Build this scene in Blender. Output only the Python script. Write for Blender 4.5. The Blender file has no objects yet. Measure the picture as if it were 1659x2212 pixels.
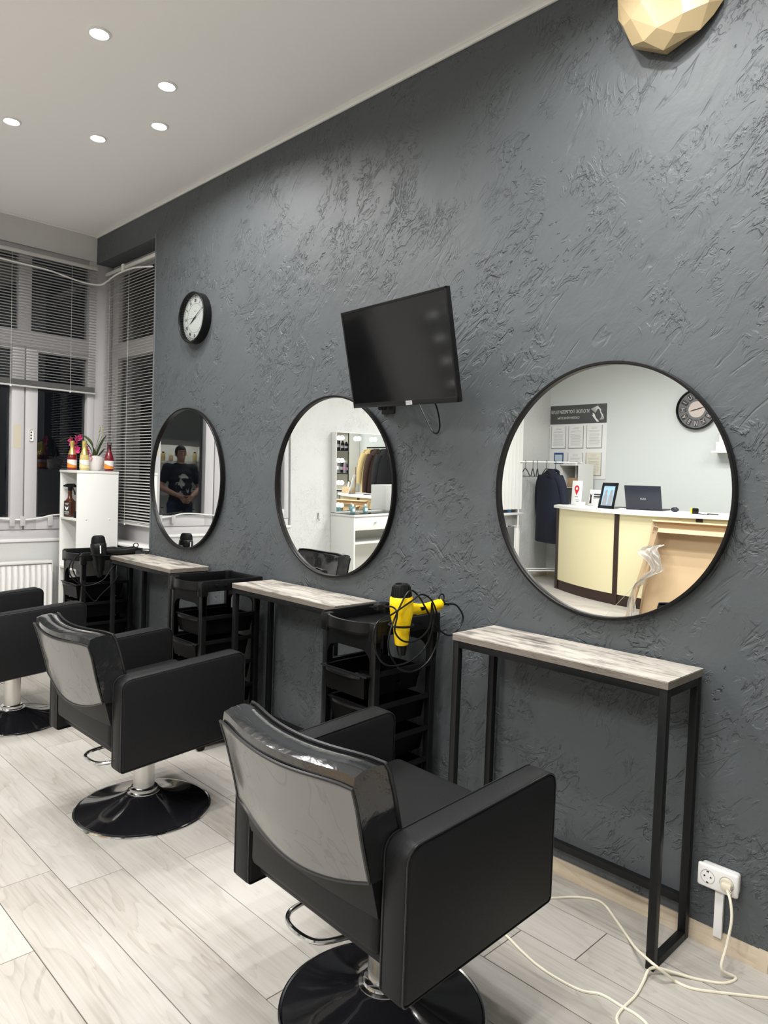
import bpy, bmesh, math, random
from mathutils import Vector, Matrix, Euler
random.seed(7)
S = bpy.context.scene
COL = S.collection
PI = math.pi
R = math.radians

# ------------------------------------------------------------------ camera
FPX, CAM = 1552.42, Vector((0.7798, -2.2799, 1.3975))
YAW, PITCH, ROLL = 0.7924, -0.0423, 0.0347
_f = Vector((-math.sin(YAW)*math.cos(PITCH), math.cos(YAW)*math.cos(PITCH), math.sin(PITCH)))
_r = Vector((math.cos(YAW), math.sin(YAW), 0)); _u = _r.cross(_f)
_r2 = _r*math.cos(ROLL)+_u*math.sin(ROLL); _u2 = -_r*math.sin(ROLL)+_u*math.cos(ROLL)
cam = bpy.data.cameras.new('camera'); cam_o = bpy.data.objects.new('camera', cam); COL.objects.link(cam_o)
cam.sensor_fit = 'VERTICAL'; cam.sensor_height = 36; cam.lens = FPX*36/2212; cam.clip_start = .05
M = Matrix((_r2, _u2, -_f)).transposed().to_4x4(); M.translation = CAM
cam_o.matrix_world = M
S.camera = cam_o
def floor_pt(px, py, z=0.0):
    d = _f+_r2*((px-829.5)/FPX)-_u2*((py-1106)/FPX)
    return CAM+d*((z-CAM.z)/d.z)

# ------------------------------------------------------------------ world, exposure (night outside; ceiling spots are built below)
W = bpy.data.worlds.new('night'); S.world = W; W.use_nodes = True
W.node_tree.nodes['Background'].inputs[0].default_value = (.02, .025, .04, 1)
W.node_tree.nodes['Background'].inputs[1].default_value = .12
S.view_settings.view_transform = 'Standard'; S.view_settings.look = 'None'
S.view_settings.exposure = 0.0; S.view_settings.gamma = 1.0
SPOT_W = 8.6
SPOT_COL = (1.0, .985, .965)
RINGS = [(-2.74, -1.05), (-.22, -1.05), (-2.74, -4.0), (-.22, -4.0)]

# ------------------------------------------------------------------ helpers
class MB:
    def __init__(s): s.bm = bmesh.new()
    def box(s, c, d, bevel=0, seg=2, rot=None):
        b = bmesh.new(); bmesh.ops.create_cube(b, size=1)
        for v in b.verts: v.co = Vector((v.co.x*d[0], v.co.y*d[1], v.co.z*d[2]))
        if bevel: bmesh.ops.bevel(b, geom=b.edges[:], offset=bevel, segments=seg, profile=.5, affect='EDGES')
        m = Matrix.Translation(c) @ ((rot.to_4x4() if rot else Matrix()))
        s.add(b, m); return s
    def bx(s, x0, x1, y0, y1, z0, z1, bevel=0, seg=2):
        return s.box(((x0+x1)/2, (y0+y1)/2, (z0+z1)/2), (abs(x1-x0), abs(y1-y0), abs(z1-z0)), bevel, seg)
    def add(s, b, m=None):
        if m: bmesh.ops.transform(b, matrix=m, verts=b.verts)
        me = bpy.data.meshes.new('t'); b.to_mesh(me); s.bm.from_mesh(me); bpy.data.meshes.remove(me); b.free()
    def lathe(s, prof, n=32, c=(0, 0, 0), rot=None, cap=True):
        b = bmesh.new(); rings = []
        for (r, z) in prof:
            if r < 1e-6: rings.append([b.verts.new((0, 0, z))])
            else: rings.append([b.verts.new((r*math.cos(2*PI*k/n), r*math.sin(2*PI*k/n), z)) for k in range(n)])
        for A, B in zip(rings, rings[1:]):
            for k in range(n):
                k2 = (k+1) % n
                if len(A) == 1 and len(B) == 1: continue
                if len(A) == 1: b.faces.new((A[0], B[k2], B[k]))
                elif len(B) == 1: b.faces.new((A[k], A[k2], B[0]))
                else: b.faces.new((A[k], A[k2], B[k2], B[k]))
        if cap:
            for A in (rings[0], rings[-1]):
                if len(A) > 2:
                    try: b.faces.new(A)
                    except ValueError: pass
        bmesh.ops.recalc_face_normals(b, faces=b.faces)
        s.add(b, Matrix.Translation(c) @ (rot.to_4x4() if rot else Matrix())); return s
    def cyl(s, a, b_, r0, r1=None, n=20):
        a = Vector(a); b_ = Vector(b_); d = b_-a; r1 = r0 if r1 is None else r1
        q = d.to_track_quat('Z', 'Y').to_matrix()
        return s.lathe([(r0, 0), (r1, d.length)], n, a, q)
    def tube(s, pts, r, n=8, closed=False):
        pts = [Vector(p) for p in pts]; b = bmesh.new(); rings = []; N = len(pts)
        rr = r if isinstance(r, (list, tuple)) else [r]*N
        up = None
        for i, p in enumerate(pts):
            if closed: t = pts[(i+1) % N]-pts[i-1]
            else: t = pts[min(i+1, N-1)]-pts[max(i-1, 0)]
            if t.length < 1e-9: t = Vector((0, 0, 1))
            t.normalize()
            if up is None:
                up = Vector((0, 0, 1)) if abs(t.z) < .9 else Vector((1, 0, 0))
            u = (up-t*up.dot(t)); u = u.normalized() if u.length > 1e-6 else t.orthogonal().normalized(); up = u; w = t.cross(u)
            rings.append([b.verts.new(p+(u*math.cos(2*PI*k/n)+w*math.sin(2*PI*k/n))*rr[i]) for k in range(n)])
        M_ = N if closed else N-1
        for i in range(M_):
            A, B = rings[i], rings[(i+1) % N]
            for k in range(n): b.faces.new((A[k], A[(k+1) % n], B[(k+1) % n], B[k]))
        if not closed: b.faces.new(rings[0][::-1]); b.faces.new(rings[-1])
        bmesh.ops.recalc_face_normals(b, faces=b.faces)
        s.add(b); return s
    def prism(s, poly, z0, z1, m=None, bevel=0):
        b = bmesh.new(); A = [b.verts.new((x, y, z0)) for x, y in poly]; B = [b.verts.new((x, y, z1)) for x, y in poly]
        n = len(poly); b.faces.new(A[::-1]); b.faces.new(B)
        for k in range(n): b.faces.new((A[k], A[(k+1) % n], B[(k+1) % n], B[k]))
        bmesh.ops.recalc_face_normals(b, faces=b.faces)
        if bevel: bmesh.ops.bevel(b, geom=b.edges[:], offset=bevel, segments=2, affect='EDGES')
        s.add(b, m); return s
    def grid(s, fn, nu, nv, thick=0, closed_u=False):
        b = bmesh.new(); V = [[b.verts.new(fn(i/nu, j/nv)) for j in range(nv+1)] for i in range(nu if closed_u else nu+1)]
        L = len(V)
        for i in range(nu):
            for j in range(nv): b.faces.new((V[i][j], V[(i+1) % L][j], V[(i+1) % L][j+1], V[i][j+1]))
        bmesh.ops.recalc_face_normals(b, faces=b.faces)
        if thick: bmesh.ops.solidify(b, geom=b.faces[:], thickness=thick)
        s.add(b); return s
    def sphere(s, c, r, sc=(1, 1, 1), u=16, v=10):
        b = bmesh.new(); bmesh.ops.create_uvsphere(b, u_segments=u, v_segments=v, radius=r)
        s.add(b, Matrix.Translation(c) @ Matrix.Diagonal((*sc, 1))); return s
    def shear(s, k):
        for v in s.bm.verts: v.co.z += k*v.co.y
        return s
    def xf(s, m): bmesh.ops.transform(s.bm, matrix=m, verts=s.bm.verts); return s
    def mesh(s, name, mat=None, ang=35, smooth=True):
        me = bpy.data.meshes.new(name); s.bm.to_mesh(me); s.bm.free()
        if mat: me.materials.append(mat)
        if smooth:
            me.shade_smooth(); me.set_sharp_from_angle(angle=R(ang))
        return me
    def build(s, name, mat, parent=None, ang=35, smooth=True, loc=None, rot=None):
        return obj(name, s.mesh(name, mat, ang, smooth), parent, loc, rot)
def obj(name, me, parent=None, loc=None, rot=None):
    o = bpy.data.objects.new(name, me); COL.objects.link(o)
    if parent: o.parent = parent
    if loc is not None: o.location = loc
    if rot is not None: o.rotation_euler = rot
    return o
def tag(o, label, cat, group=None):
    o['label'] = label; o['category'] = cat
    if group: o['group'] = group
    return o
def thing(name, label, cat, loc=(0, 0, 0), rot=(0, 0, 0), group=None):
    o = bpy.data.objects.new(name, None); COL.objects.link(o); o.location = loc; o.rotation_euler = rot
    o.empty_display_size = .05
    return tag(o, label, cat, group)
def struct(o, label=None):
    o['kind'] = 'structure'
    if label: o['label'] = label
    return o
def sempty(name, label=None, loc=(0, 0, 0), rot=(0, 0, 0)):
    o = bpy.data.objects.new(name, None); COL.objects.link(o); o.location = loc; o.rotation_euler = rot
    return struct(o, label)
def copy_tree(o, parent=None):
    c = o.copy(); COL.objects.link(c)
    if parent: c.parent = parent
    for ch in o.children:
        copy_tree(ch, c)
    return c
def spline(pts, n=8, closed=False):
    P = [Vector(p) for p in pts]; out = []; N = len(P)
    rng = N if closed else N-1
    for i in range(rng):
        p0 = P[i-1] if (i > 0 or closed) else P[0]*2-P[1]
        p1 = P[i]; p2 = P[(i+1) % N]
        p3 = P[(i+2) % N] if (i+2 < N or closed) else P[-1]*2-P[-2]
        for k in range(n):
            t = k/n
            out.append(.5*((2*p1)+(p2-p0)*t+(2*p0-5*p1+4*p2-p3)*t*t+(3*p1-p0-3*p2+p3)*t**3))
    if not closed: out.append(P[-1])
    return out
def text(body, size, mat, parent, loc, rot=(PI/2, 0, 0), align='CENTER', name='lettering', sx=1.0, ext=.0006):
    c = bpy.data.curves.new('t', 'FONT'); c.body = body; c.size = size; c.align_x = align; c.align_y = 'CENTER'; c.extrude = ext
    c.resolution_u = 2
    o = bpy.data.objects.new('t', c); COL.objects.link(o)
    me = bpy.data.meshes.new_from_object(o.evaluated_get(bpy.context.evaluated_depsgraph_get()))
    bpy.data.objects.remove(o); bpy.data.curves.remove(c)
    me.materials.clear(); me.materials.append(mat)
    t = obj(name, me, parent, loc, rot); t.scale = (sx, 1, 1)
    return t

# ------------------------------------------------------------------ materials
def P(name, col, rough=.5, metal=0, spec=.5, coat=0, trans=0, ior=1.45, emit=None, estr=0, alpha=1, bump=0, bscale=50):
    m = bpy.data.materials.new(name); m.use_nodes = True; b = m.node_tree.nodes['Principled BSDF']
    I = b.inputs
    I['Base Color'].default_value = (*col, 1); I['Roughness'].default_value = rough; I['Metallic'].default_value = metal
    I['Specular IOR Level'].default_value = spec; I['Coat Weight'].default_value = coat; I['Coat Roughness'].default_value = .05
    I['Transmission Weight'].default_value = trans; I['IOR'].default_value = ior; I['Alpha'].default_value = alpha
    if emit: I['Emission Color'].default_value = (*emit, 1); I['Emission Strength'].default_value = estr
    if bump:
        N = m.node_tree.nodes; L = m.node_tree.links
        tc = N.new('ShaderNodeTexCoord'); n = N.new('ShaderNodeTexNoise'); bp = N.new('ShaderNodeBump')
        n.inputs['Scale'].default_value = bscale; n.inputs['Detail'].default_value = 4
        bp.inputs['Strength'].default_value = bump; bp.inputs['Distance'].default_value = .01
        L.new(tc.outputs['Object'], n.inputs['Vector']); L.new(n.outputs['Fac'], bp.inputs['Height']); L.new(bp.outputs['Normal'], I['Normal'])
    return m
class NT:
    def __init__(s, m): s.N = m.node_tree.nodes; s.L = m.node_tree.links; s.b = s.N.get('Principled BSDF')
    def n(s, t, **kw):
        x = s.N.new('ShaderNode'+t)
        for k, v in kw.items():
            if k in x.inputs: 
                try: x.inputs[k].default_value = v
                except TypeError: pass
            else: setattr(x, k, v)
        return x
    def l(s, a, b): s.L.new(a, b)
    def math(s, op, a, b=None):
        x = s.N.new('ShaderNodeMath'); x.operation = op
        for i, v in enumerate((a, b)):
            if v is None: continue
            if isinstance(v, (int, float)): x.inputs[i].default_value = v
            else: s.L.new(v, x.inputs[i])
        return x.outputs[0]
    def ramp(s, fac, stops):
        x = s.N.new('ShaderNodeValToRGB'); e = x.color_ramp.elements
        while len(e) < len(stops): e.new(.5)
        for k, (p, c) in enumerate(stops):
            e[k].position = p; e[k].color = (*c, 1) if len(c) == 3 else c
        s.L.new(fac, x.inputs[0]); return x.outputs[0]
def plaster(name, c1, c2, rough=.55, strength=.6, seed=0.0, amount=1.0):
    m = P(name, c1, rough); t = NT(m)
    tc = t.n('TexCoord'); mp = t.n('Mapping'); t.l(tc.outputs['Object'], mp.inputs[0]); mp.inputs['Location'].default_value = (seed, seed*1.7, seed*.3)
    def noise(scale, det, rotv=(0, 0, 0), sc=(1, 1, 1), dist=0.0, rg=.55):
        a0 = t.n('Mapping'); t.l(mp.outputs[0], a0.inputs[0]); a0.inputs['Rotation'].default_value = rotv
        a = t.n('Mapping'); t.l(a0.outputs[0], a.inputs[0]); a.inputs['Scale'].default_value = sc
        x = t.n('TexNoise', Scale=scale, Detail=det, Distortion=dist, Roughness=rg); t.l(a.outputs[0], x.inputs['Vector']); return x.outputs['Fac']
    # trowel marks: stretched, curled noise cut into ledges, in patches; pits and fine grain
    s1 = noise(9.0, 4, (0, R(-48), 0), (1, 1, .5), 2.8, .55)
    s2 = noise(8.0, 4, (0, R(-10), 0), (1, 1, .7), 3.0, .55)
    def ledge(x, k, pw):
        f = t.math('FRACT', t.math('MULTIPLY', x, k))
        return t.math('POWER', f, pw)
    mask = t.ramp(noise(2.1, 3), [(.45, (0, 0, 0)), (.58, (1, 1, 1))])
    mask2 = t.ramp(noise(2.6, 3, (.4, .2, .1)), [(.45, (0, 0, 0)), (.57, (1, 1, 1))])
    mask3 = t.ramp(noise(7.0, 2, (.1, .7, .3)), [(.42, (0, 0, 0)), (.54, (1, 1, 1))])
    e1 = t.math('MULTIPLY', t.math('MULTIPLY', ledge(s1, 6.0, 7.0), mask), mask3)
    e2 = t.math('MULTIPLY', t.math('MULTIPLY', ledge(s2, 5.0, 6.0), mask2), mask3)
    h = t.math('ADD', t.math('MULTIPLY', e1, .42*amount), t.math('MULTIPLY', e2, .26*amount))
    pits = t.ramp(noise(26, 3, (0, R(-50), 0), (1, 1, .55), 1.0), [(.64, (0, 0, 0)), (.69, (1, 1, 1))])
    h = t.math('SUBTRACT', h, t.math('MULTIPLY', t.math('MULTIPLY', pits, mask), .60*amount))
    scr = t.ramp(noise(26, 2, (0, R(-40), 0), (1, 1, .22), 1.0), [(.60, (0, 0, 0)), (.68, (1, 1, 1))])
    h = t.math('SUBTRACT', h, t.math('MULTIPLY', t.math('MULTIPLY', scr, mask3), .16*amount))
    h = t.math('ADD', h, t.math('MULTIPLY', noise(2.8, 3, (0, R(-40), 0), (1, 1, .6), .6), .8))
    h = t.math('ADD', h, t.math('MULTIPLY', noise(13, 3, (0, R(-45), 0), (1, 1, .5), .8), .20))
    h = t.math('ADD', h, t.math('MULTIPLY', noise(70, 3), .035))
    bp = t.n('Bump', Strength=strength, Distance=.016); t.l(h, bp.inputs['Height']); t.l(bp.outputs[0], t.b.inputs['Normal'])
    col = t.ramp(noise(1.1, 5), [(.3, c1), (.7, c2)]); t.l(col, t.b.inputs['Base Color'])
    return m
def woodmat(name, pal, rough=.42, gscale=1.0, axis='x'):
    m = P(name, pal[0], rough); t = NT(m)
    tc = t.n('TexCoord'); oi = t.n('ObjectInfo')
    off = t.n('VectorMath', operation='SCALE'); cm = t.n('CombineXYZ')
    for k, q in enumerate((37.0, 11.0, 23.0)): t.l(t.math('MULTIPLY', oi.outputs['Random'], q), cm.inputs[k])
    ad = t.n('VectorMath', operation='ADD'); t.l(tc.outputs['Object'], ad.inputs[0]); t.l(cm.outputs[0], ad.inputs[1])
    mp = t.n('Mapping'); t.l(ad.outputs[0], mp.inputs[0]); mp.inputs['Scale'].default_value = (1.1*gscale, 7*gscale, 7*gscale)
    n1 = t.n('TexNoise', Scale=1.0, Detail=3, Distortion=.8); t.l(mp.outputs[0], n1.inputs['Vector'])
    rings = t.math('FRACT', t.math('MULTIPLY', n1.outputs['Fac'], 9.0))
    rg = t.ramp(rings, [(0, (0, 0, 0)), (.7, (.35, .35, .35)), (.93, (1, 1, 1)), (1, (0, 0, 0))])
    mp2 = t.n('Mapping'); t.l(ad.outputs[0], mp2.inputs[0]); mp2.inputs['Scale'].default_value = (3*gscale, 90*gscale, 90*gscale)
    n2 = t.n('TexNoise', Scale=1.0, Detail=4); t.l(mp2.outputs[0], n2.inputs['Vector'])
    mp3 = t.n('Mapping'); t.l(ad.outputs[0], mp3.inputs[0]); mp3.inputs['Scale'].default_value = (1.3, 5, 5)
    n3 = t.n('TexNoise', Scale=1.2, Detail=2); t.l(mp3.outputs[0], n3.inputs['Vector'])
    f = t.math('ADD', t.math('MULTIPLY', rg, .19), t.math('MULTIPLY', n2.outputs['Fac'], .62))
    f = t.math('ADD', f, t.math('MULTIPLY', t.math('SUBTRACT', n3.outputs['Fac'], .5), .7))
    f = t.math('ADD', f, t.math('MULTIPLY', t.math('SUBTRACT', oi.outputs['Random'], .5), .22))
    c = t.ramp(f, [(.15, pal[0]), (.45, pal[1]), (.8, pal[2])]); t.l(c, t.b.inputs['Base Color'])
    bp = t.n('Bump', Strength=.12, Distance=.002); t.l(n2.outputs['Fac'], bp.inputs['Height']); t.l(bp.outputs[0], t.b.inputs['Normal'])
    return m
def glassmat(name, tint=(.9, .95, .95), boost=1.0):
    m = bpy.data.materials.new(name); m.use_nodes = True; N = m.node_tree.nodes; L = m.node_tree.links; N.clear()
    o = N.new('ShaderNodeOutputMaterial'); mx = N.new('ShaderNodeMixShader'); tr = N.new('ShaderNodeBsdfTransparent'); gl = N.new('ShaderNodeBsdfGlossy')
    fr = N.new('ShaderNodeFresnel'); fr.inputs[0].default_value = 1.5; mu = N.new('ShaderNodeMath'); mu.operation = 'MULTIPLY'; mu.inputs[1].default_value = boost; mu.use_clamp = True
    tr.inputs[0].default_value = (*tint, 1); gl.inputs['Roughness'].default_value = 0
    L.new(fr.outputs[0], mu.inputs[0]); L.new(mu.outputs[0], mx.inputs[0]); L.new(tr.outputs[0], mx.inputs[1]); L.new(gl.outputs[0], mx.inputs[2]); L.new(mx.outputs[0], o.inputs[0])
    return m
def marble(name, c1, c2, rough, scale=5):
    m = P(name, c1, rough); t = NT(m); tc = t.n('TexCoord')
    n = t.n('TexNoise', Scale=scale, Detail=3, Distortion=2.2); t.l(tc.outputs['Object'], n.inputs['Vector'])
    w = t.math('FRACT', t.math('MULTIPLY', n.outputs['Fac'], 6.0))
    t.l(t.ramp(w, [(0, c2), (.06, c1), (.9, c1), (1, c2)]), t.b.inputs['Base Color'])
    bp = t.n('Bump', Strength=.25, Distance=.004); t.l(n.outputs['Fac'], bp.inputs['Height']); t.l(bp.outputs[0], t.b.inputs['Normal'])
    return m
MAT = {}
MAT['wall'] = plaster('dark_grey_plaster', (.071, .080, .0855), (.084, .0945, .1005), .5, .7, 3.0, 1.15)
MAT['white_plaster'] = plaster('white_plaster', (.62, .625, .615), (.66, .665, .655), .6, .5, 9.0, 1.0)
MAT['light_plaster'] = plaster('pale_grey_plaster', (.55, .55, .54), (.62, .62, .61), .6, .35, 5.0, .5)
MAT['far_wall'] = P('pale_grey_paint', (.68, .715, .705), .6, bump=.08, bscale=80)
MAT['ceiling'] = P('ceiling_paint', (.92, .91, .90), .55)
MAT['trim_white'] = P('white_trim', (.82, .82, .80), .4)
MAT['floor_base'] = P('floor_joint', (.05, .042, .034), .9)
MAT['plank'] = woodmat('pale_oak_plank', ((.465, .442, .408), (.398, .372, .334), (.27, .238, .205)), .40)
MAT['baseboard'] = woodmat('oak_baseboard', ((.62, .53, .41), (.52, .43, .32), (.36, .28, .19)), .4)
def boardmat():
    m = P('weathered_grey_board', (.4, .37, .33), .42); t = NT(m); tc = t.n('TexCoord'); oi = t.n('ObjectInfo')
    ad = t.n('VectorMath', operation='ADD'); cm = t.n('CombineXYZ'); t.l(t.math('MULTIPLY', oi.outputs['Random'], 31.0), cm.inputs[0]); t.l(tc.outputs['Object'], ad.inputs[0]); t.l(cm.outputs[0], ad.inputs[1])
    def nz(sc, det, k, dist=.6):
        mp = t.n('Mapping'); t.l(ad.outputs[0], mp.inputs[0]); mp.inputs['Scale'].default_value = sc
        x = t.n('TexNoise', Scale=k, Detail=det, Distortion=dist); t.l(mp.outputs[0], x.inputs['Vector']); return x.outputs['Fac']
    f = t.math('ADD', t.math('MULTIPLY', nz((1, 3.2, 1), 6, 5.0), .55), t.math('MULTIPLY', nz((1, 9, 1), 5, 9.0, .2), .30))
    f = t.math('ADD', f, t.math('MULTIPLY', nz((1, 1.5, 1), 3, 40.0, .2), .15))
    t.l(t.ramp(f, [(.36, (.10, .093, .085)), (.44, (.25, .23, .205)), (.52, (.42, .39, .345)), (.62, (.52, .485, .43))]), t.b.inputs['Base Color'])
    return m
MAT['tabletop'] = boardmat()
MAT['tabletop_edge'] = woodmat('grey_edge_band', ((.24, .21, .18), (.18, .155, .13), (.08, .067, .055)), .5, 4)
MAT['black_metal'] = P('black_powder_coat', (.007, .0075, .008), .42, spec=.3)
MAT['black_frame'] = P('black_mirror_frame', (.006, .0055, .0055), .35, spec=.3)
MAT['mirror'] = P('mirror_silver', (.93, .95, .94), .0, 1.0)
MAT['leather'] = P('black_leatherette', (.010, .0102, .0112), .47, spec=.2, bump=.08, bscale=320)
MAT['stitch'] = P('black_piping', (.010, .010, .011), .35)
MAT['clear_vinyl'] = P('clear_vinyl_over_black', (.016, .017, .018), .13, spec=.8, coat=.7, bump=.35, bscale=16)
MAT['milky_vinyl'] = marble('milky_vinyl', (.165, .162, .156), (.140, .137, .133), .15, 2.6)
MAT['chrome'] = P('chrome', (.72, .72, .72), .12, 1.0)
MAT['chrome_soft'] = P('brushed_chrome', (.66, .65, .63), .24, 1.0)
MAT['gloss_black'] = P('gloss_black_enamel', (.010, .010, .012), .10, coat=.6)
MAT['plastic'] = P('black_plastic', (.006, .0062, .0068), .32, spec=.3)
MAT['plastic_dark'] = P('matt_black_plastic', (.006, .006, .0065), .5, spec=.25)
MAT['screen'] = P('tv_screen', (.004, .004, .0045), .085, spec=.38)
MAT['white'] = P('white_laminate', (.80, .80, .77), .45)
MAT['white_gloss'] = P('white_plastic', (.82, .81, .79), .28)
MAT['pvc'] = P('window_pvc', (.60, .585, .60), .4)
MAT['slat'] = P('aluminium_slat', (.62, .615, .60), .45)
MAT['cordw'] = P('cream_cable', (.74, .69, .56), .45)
MAT['yellow'] = P('yellow_plastic', (.92, .62, .004), .32)
MAT['glass'] = glassmat('window_glass', (.88, .9, .92), 1.6)
MAT['clear'] = glassmat('clear_glass', (.95, .97, .96), 1.0)
MAT['cream'] = P('cream_gloss_resin', (.47, .365, .205), .35)
MAT['paper'] = P('paper_white', (.84, .84, .83), .6)
MAT['ink'] = P('ink_black', (.03, .03, .03), .6)
MAT['grey_ink'] = P('ink_grey', (.28, .28, .30), .6)

# ------------------------------------------------------------------ room shell
XW, XE = -4.72, 3.55          # window end wall, right end wall
YF = -6.353                   # far wall
H = 3.172
SW = -3.778                   # right edge of the side window
# floor planks
floor = struct(MB().bx(XW-.1, XE, YF, .02, -.05, -.004).build('floor', MAT['floor_base']), 'pale oak plank floor')
PW, PL, GAP = .1925, 1.40, .0026
plank_mesh = MB().box((0, 0, -.003), (PL-GAP, PW-GAP, .010), .0008, 1).mesh('plank', MAT['plank'])
joints = {1: -.266, 2: -.456, 3: -1.06, 4: -1.523, 5: -2.139, 6: -1.60, 7: -.35}
cutmeshes = {}
row = 0; y = -.198+PW
while y > YF+.01:
    yc = y-PW/2
    jx = joints.get(row, random.uniform(-1.4, 0))
    x = jx-PL*math.ceil((jx-(XW-.05))/PL)
    while x < XE:
        x0, x1 = max(x, XW), min(x+PL, XE)
        if x1-x0 > .02:
            if x1-x0 > PL-.001: me = plank_mesh
            else:
                key = round(x1-x0, 3)
                if key not in cutmeshes: cutmeshes[key] = MB().box((0, 0, -.003), (key-GAP, PW-GAP, .010), .0008, 1).mesh('plank', MAT['plank'])
                me = cutmeshes[key]
            if yc-PW/2 > YF-.08: obj('plank', me, floor, ((x0+x1)/2, yc, 0))
        x += PL
    row += 1; y -= PW
ceil = struct(MB().bx(XW-.1, XE+.1, YF-.1, .2, H, H+.1).build('ceiling', MAT['ceiling']), 'matte light grey ceiling')
# mirror wall (grid for smooth bump), with the corner window opening
mw = MB(); mw.bx(SW, XE+.1, 0, .2, 0, H); mw.bx(XW-.3, SW, 0, .2, 0, .89); mw.bx(XW-.02, SW, 0, .2, 2.965, H)
struct(mw.build('wall_back', MAT['wall'], smooth=False), 'dark grey rough plaster wall carrying the round mirrors')
ew = MB()
ew.bx(XW-.2, XW, -1.92, 0, 0, .88); ew.bx(XW-.2, XW, -1.92, .0, 2.98, H)
ew.build('wall_left_window_part', MAT['light_plaster'], smooth=False)
wl = bpy.data.objects['wall_left_window_part']; wl.name = 'wall_left'; struct(wl, 'pale plaster wall around the corner window')
ew = MB(); ew.bx(XW-.2, XW, -4.85, -1.92, 0, H); ew.bx(XW-.2, XW, YF, -5.58, 0, H); ew.bx(XW-.2, XW, -5.58, -4.85, 0, .88); ew.bx(XW-.2, XW, -5.58, -4.85, 2.7, H)
o = ew.build('wall_left_pier', MAT['white_plaster'], smooth=False); o.name = 'wall_left_pier'; struct(o, 'white rough plaster wall beyond the window')
struct(MB().bx(XW-.2, XE+.1, YF-.1, YF, 0, H).build('wall_front', MAT['far_wall'], smooth=False), 'smooth pale grey far wall behind the reception desk')
struct(MB().bx(XE, XE+.1, YF, 0, 0, H).build('wall_right', MAT['far_wall'], smooth=False), 'pale grey right end wall')
# cornice strips and baseboards
struct(MB().bx(XW, XE, -.012, 0, H-.018, H, .003).build('trim_1', MAT['trim_white']), 'thin white ceiling trim above the dark wall')
struct(MB().bx(XW, XW+.012, YF, 0, H-.010, H, .003).build('trim_2', MAT['ceiling']), 'thin pale ceiling trim above the window wall')
bb = MB(); bb.prism([(-.0, 0), (-.020, 0), (-.018, .012), (-.009, .045), (-.006, .053), (0, .053)], XW, XE, Matrix(((0, 0, 1, 0), (1, 0, 0, 0), (0, 1, 0, 0), (0, 0, 0, 1))))
bbo = struct(bb.build('baseboard_back', MAT['baseboard'], ang=20), 'oak baseboard under the dark wall')
MB().prism([(0, 0), (-.023, 0), (-.021, .012), (-.012, .046), (-.008, .056), (0, .056)], .115, .145, Matrix(((0, 0, 1, 0), (1, 0, 0, 0), (0, 1, 0, 0), (0, 0, 0, 1)))).build('connector', P('baseboard_joint', (.52, .44, .33), .4), bbo)
struct(MB().bx(XW, XW+.016, YF, -.02, 0, .055, .003).build('baseboard_left', MAT['baseboard']))
struct(MB().bx(XW, XE, YF, YF+.016, 0, .055, .003).build('baseboard_front', MAT['baseboard']))
struct(MB().bx(SW-.004, SW+.012, -.004, .16, .89, 2.99, .002).build('trim_3', P('grey_corner_bead', (.13, .14, .145), .4)), 'grey corner bead at the side window edge')

# ------------------------------------------------------------------ windows
def window_x(name, label, ys, y0, y1, z0, z1, transom, x):
    """window in the plane x=const; ys = list of (mullion from, to)"""
    w = sempty(name, label, (x, 0, 0))
    mb = MB; d0, d1 = -.06, .0
    def bar(n, ya, yb, za, zb, d=0): mb().bx(d0, d1+d, ya, yb, za, zb, .004).build(n, MAT['pvc'], w)
    bar('bottom_rail', y1, y0, z0, z0+.07, .012); bar('top_rail', y1, y0, z1-.05, z1)
    bar('transom', y1, y0, transom[0], transom[1], .006)
    spans = []; prev = y0
    for (a, b) in ys:
        spans.append((prev, a)); prev = b
        bar('mullion', b-.03, a+.03, z0+.07, transom[0], -.004)
        bar('upper_mullion', b-.044, a+.044, transom[1], z1-.05)
    spans.append((prev, y1))
    for i, (a, b) in enumerate(spans):
        za, zb = z0+.072, transom[0]-.003
        g0 = a-(.055 if i == 0 else .088); g1 = b+(.055 if i == len(spans)-1 else .088)
        f = MB()
        f.bx(d0+.01, .022, b+.004, g1, za, zb, .005); f.bx(d0+.01, .022, g0, a-.004, za, zb, .005)
        f.bx(d0+.011, .021, g1-.01, g0+.01, za, za+.088, .005); f.bx(d0+.011, .021, g1-.01, g0+.01, zb-.02, zb, .005)
        so = f.build('sash', MAT['pvc'], w)
        MB().bx(-.035, -.029, g1-.02, g0+.02, za+.05, zb-.01).build('pane', MAT['glass'], so)
        MB().bx(-.035, -.029, b+.035, a-.035, transom[1]-.01, z1-.04).build('pane', MAT['glass'], w)
    return w
w1 = window_x('window_1', 'white framed corner window in the end wall showing dark night', [(-.50, -.50), (-1.09, -1.09)], 0.0, -1.90, .89, 2.985, (2.27, 2.385), XW-.02)
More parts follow.
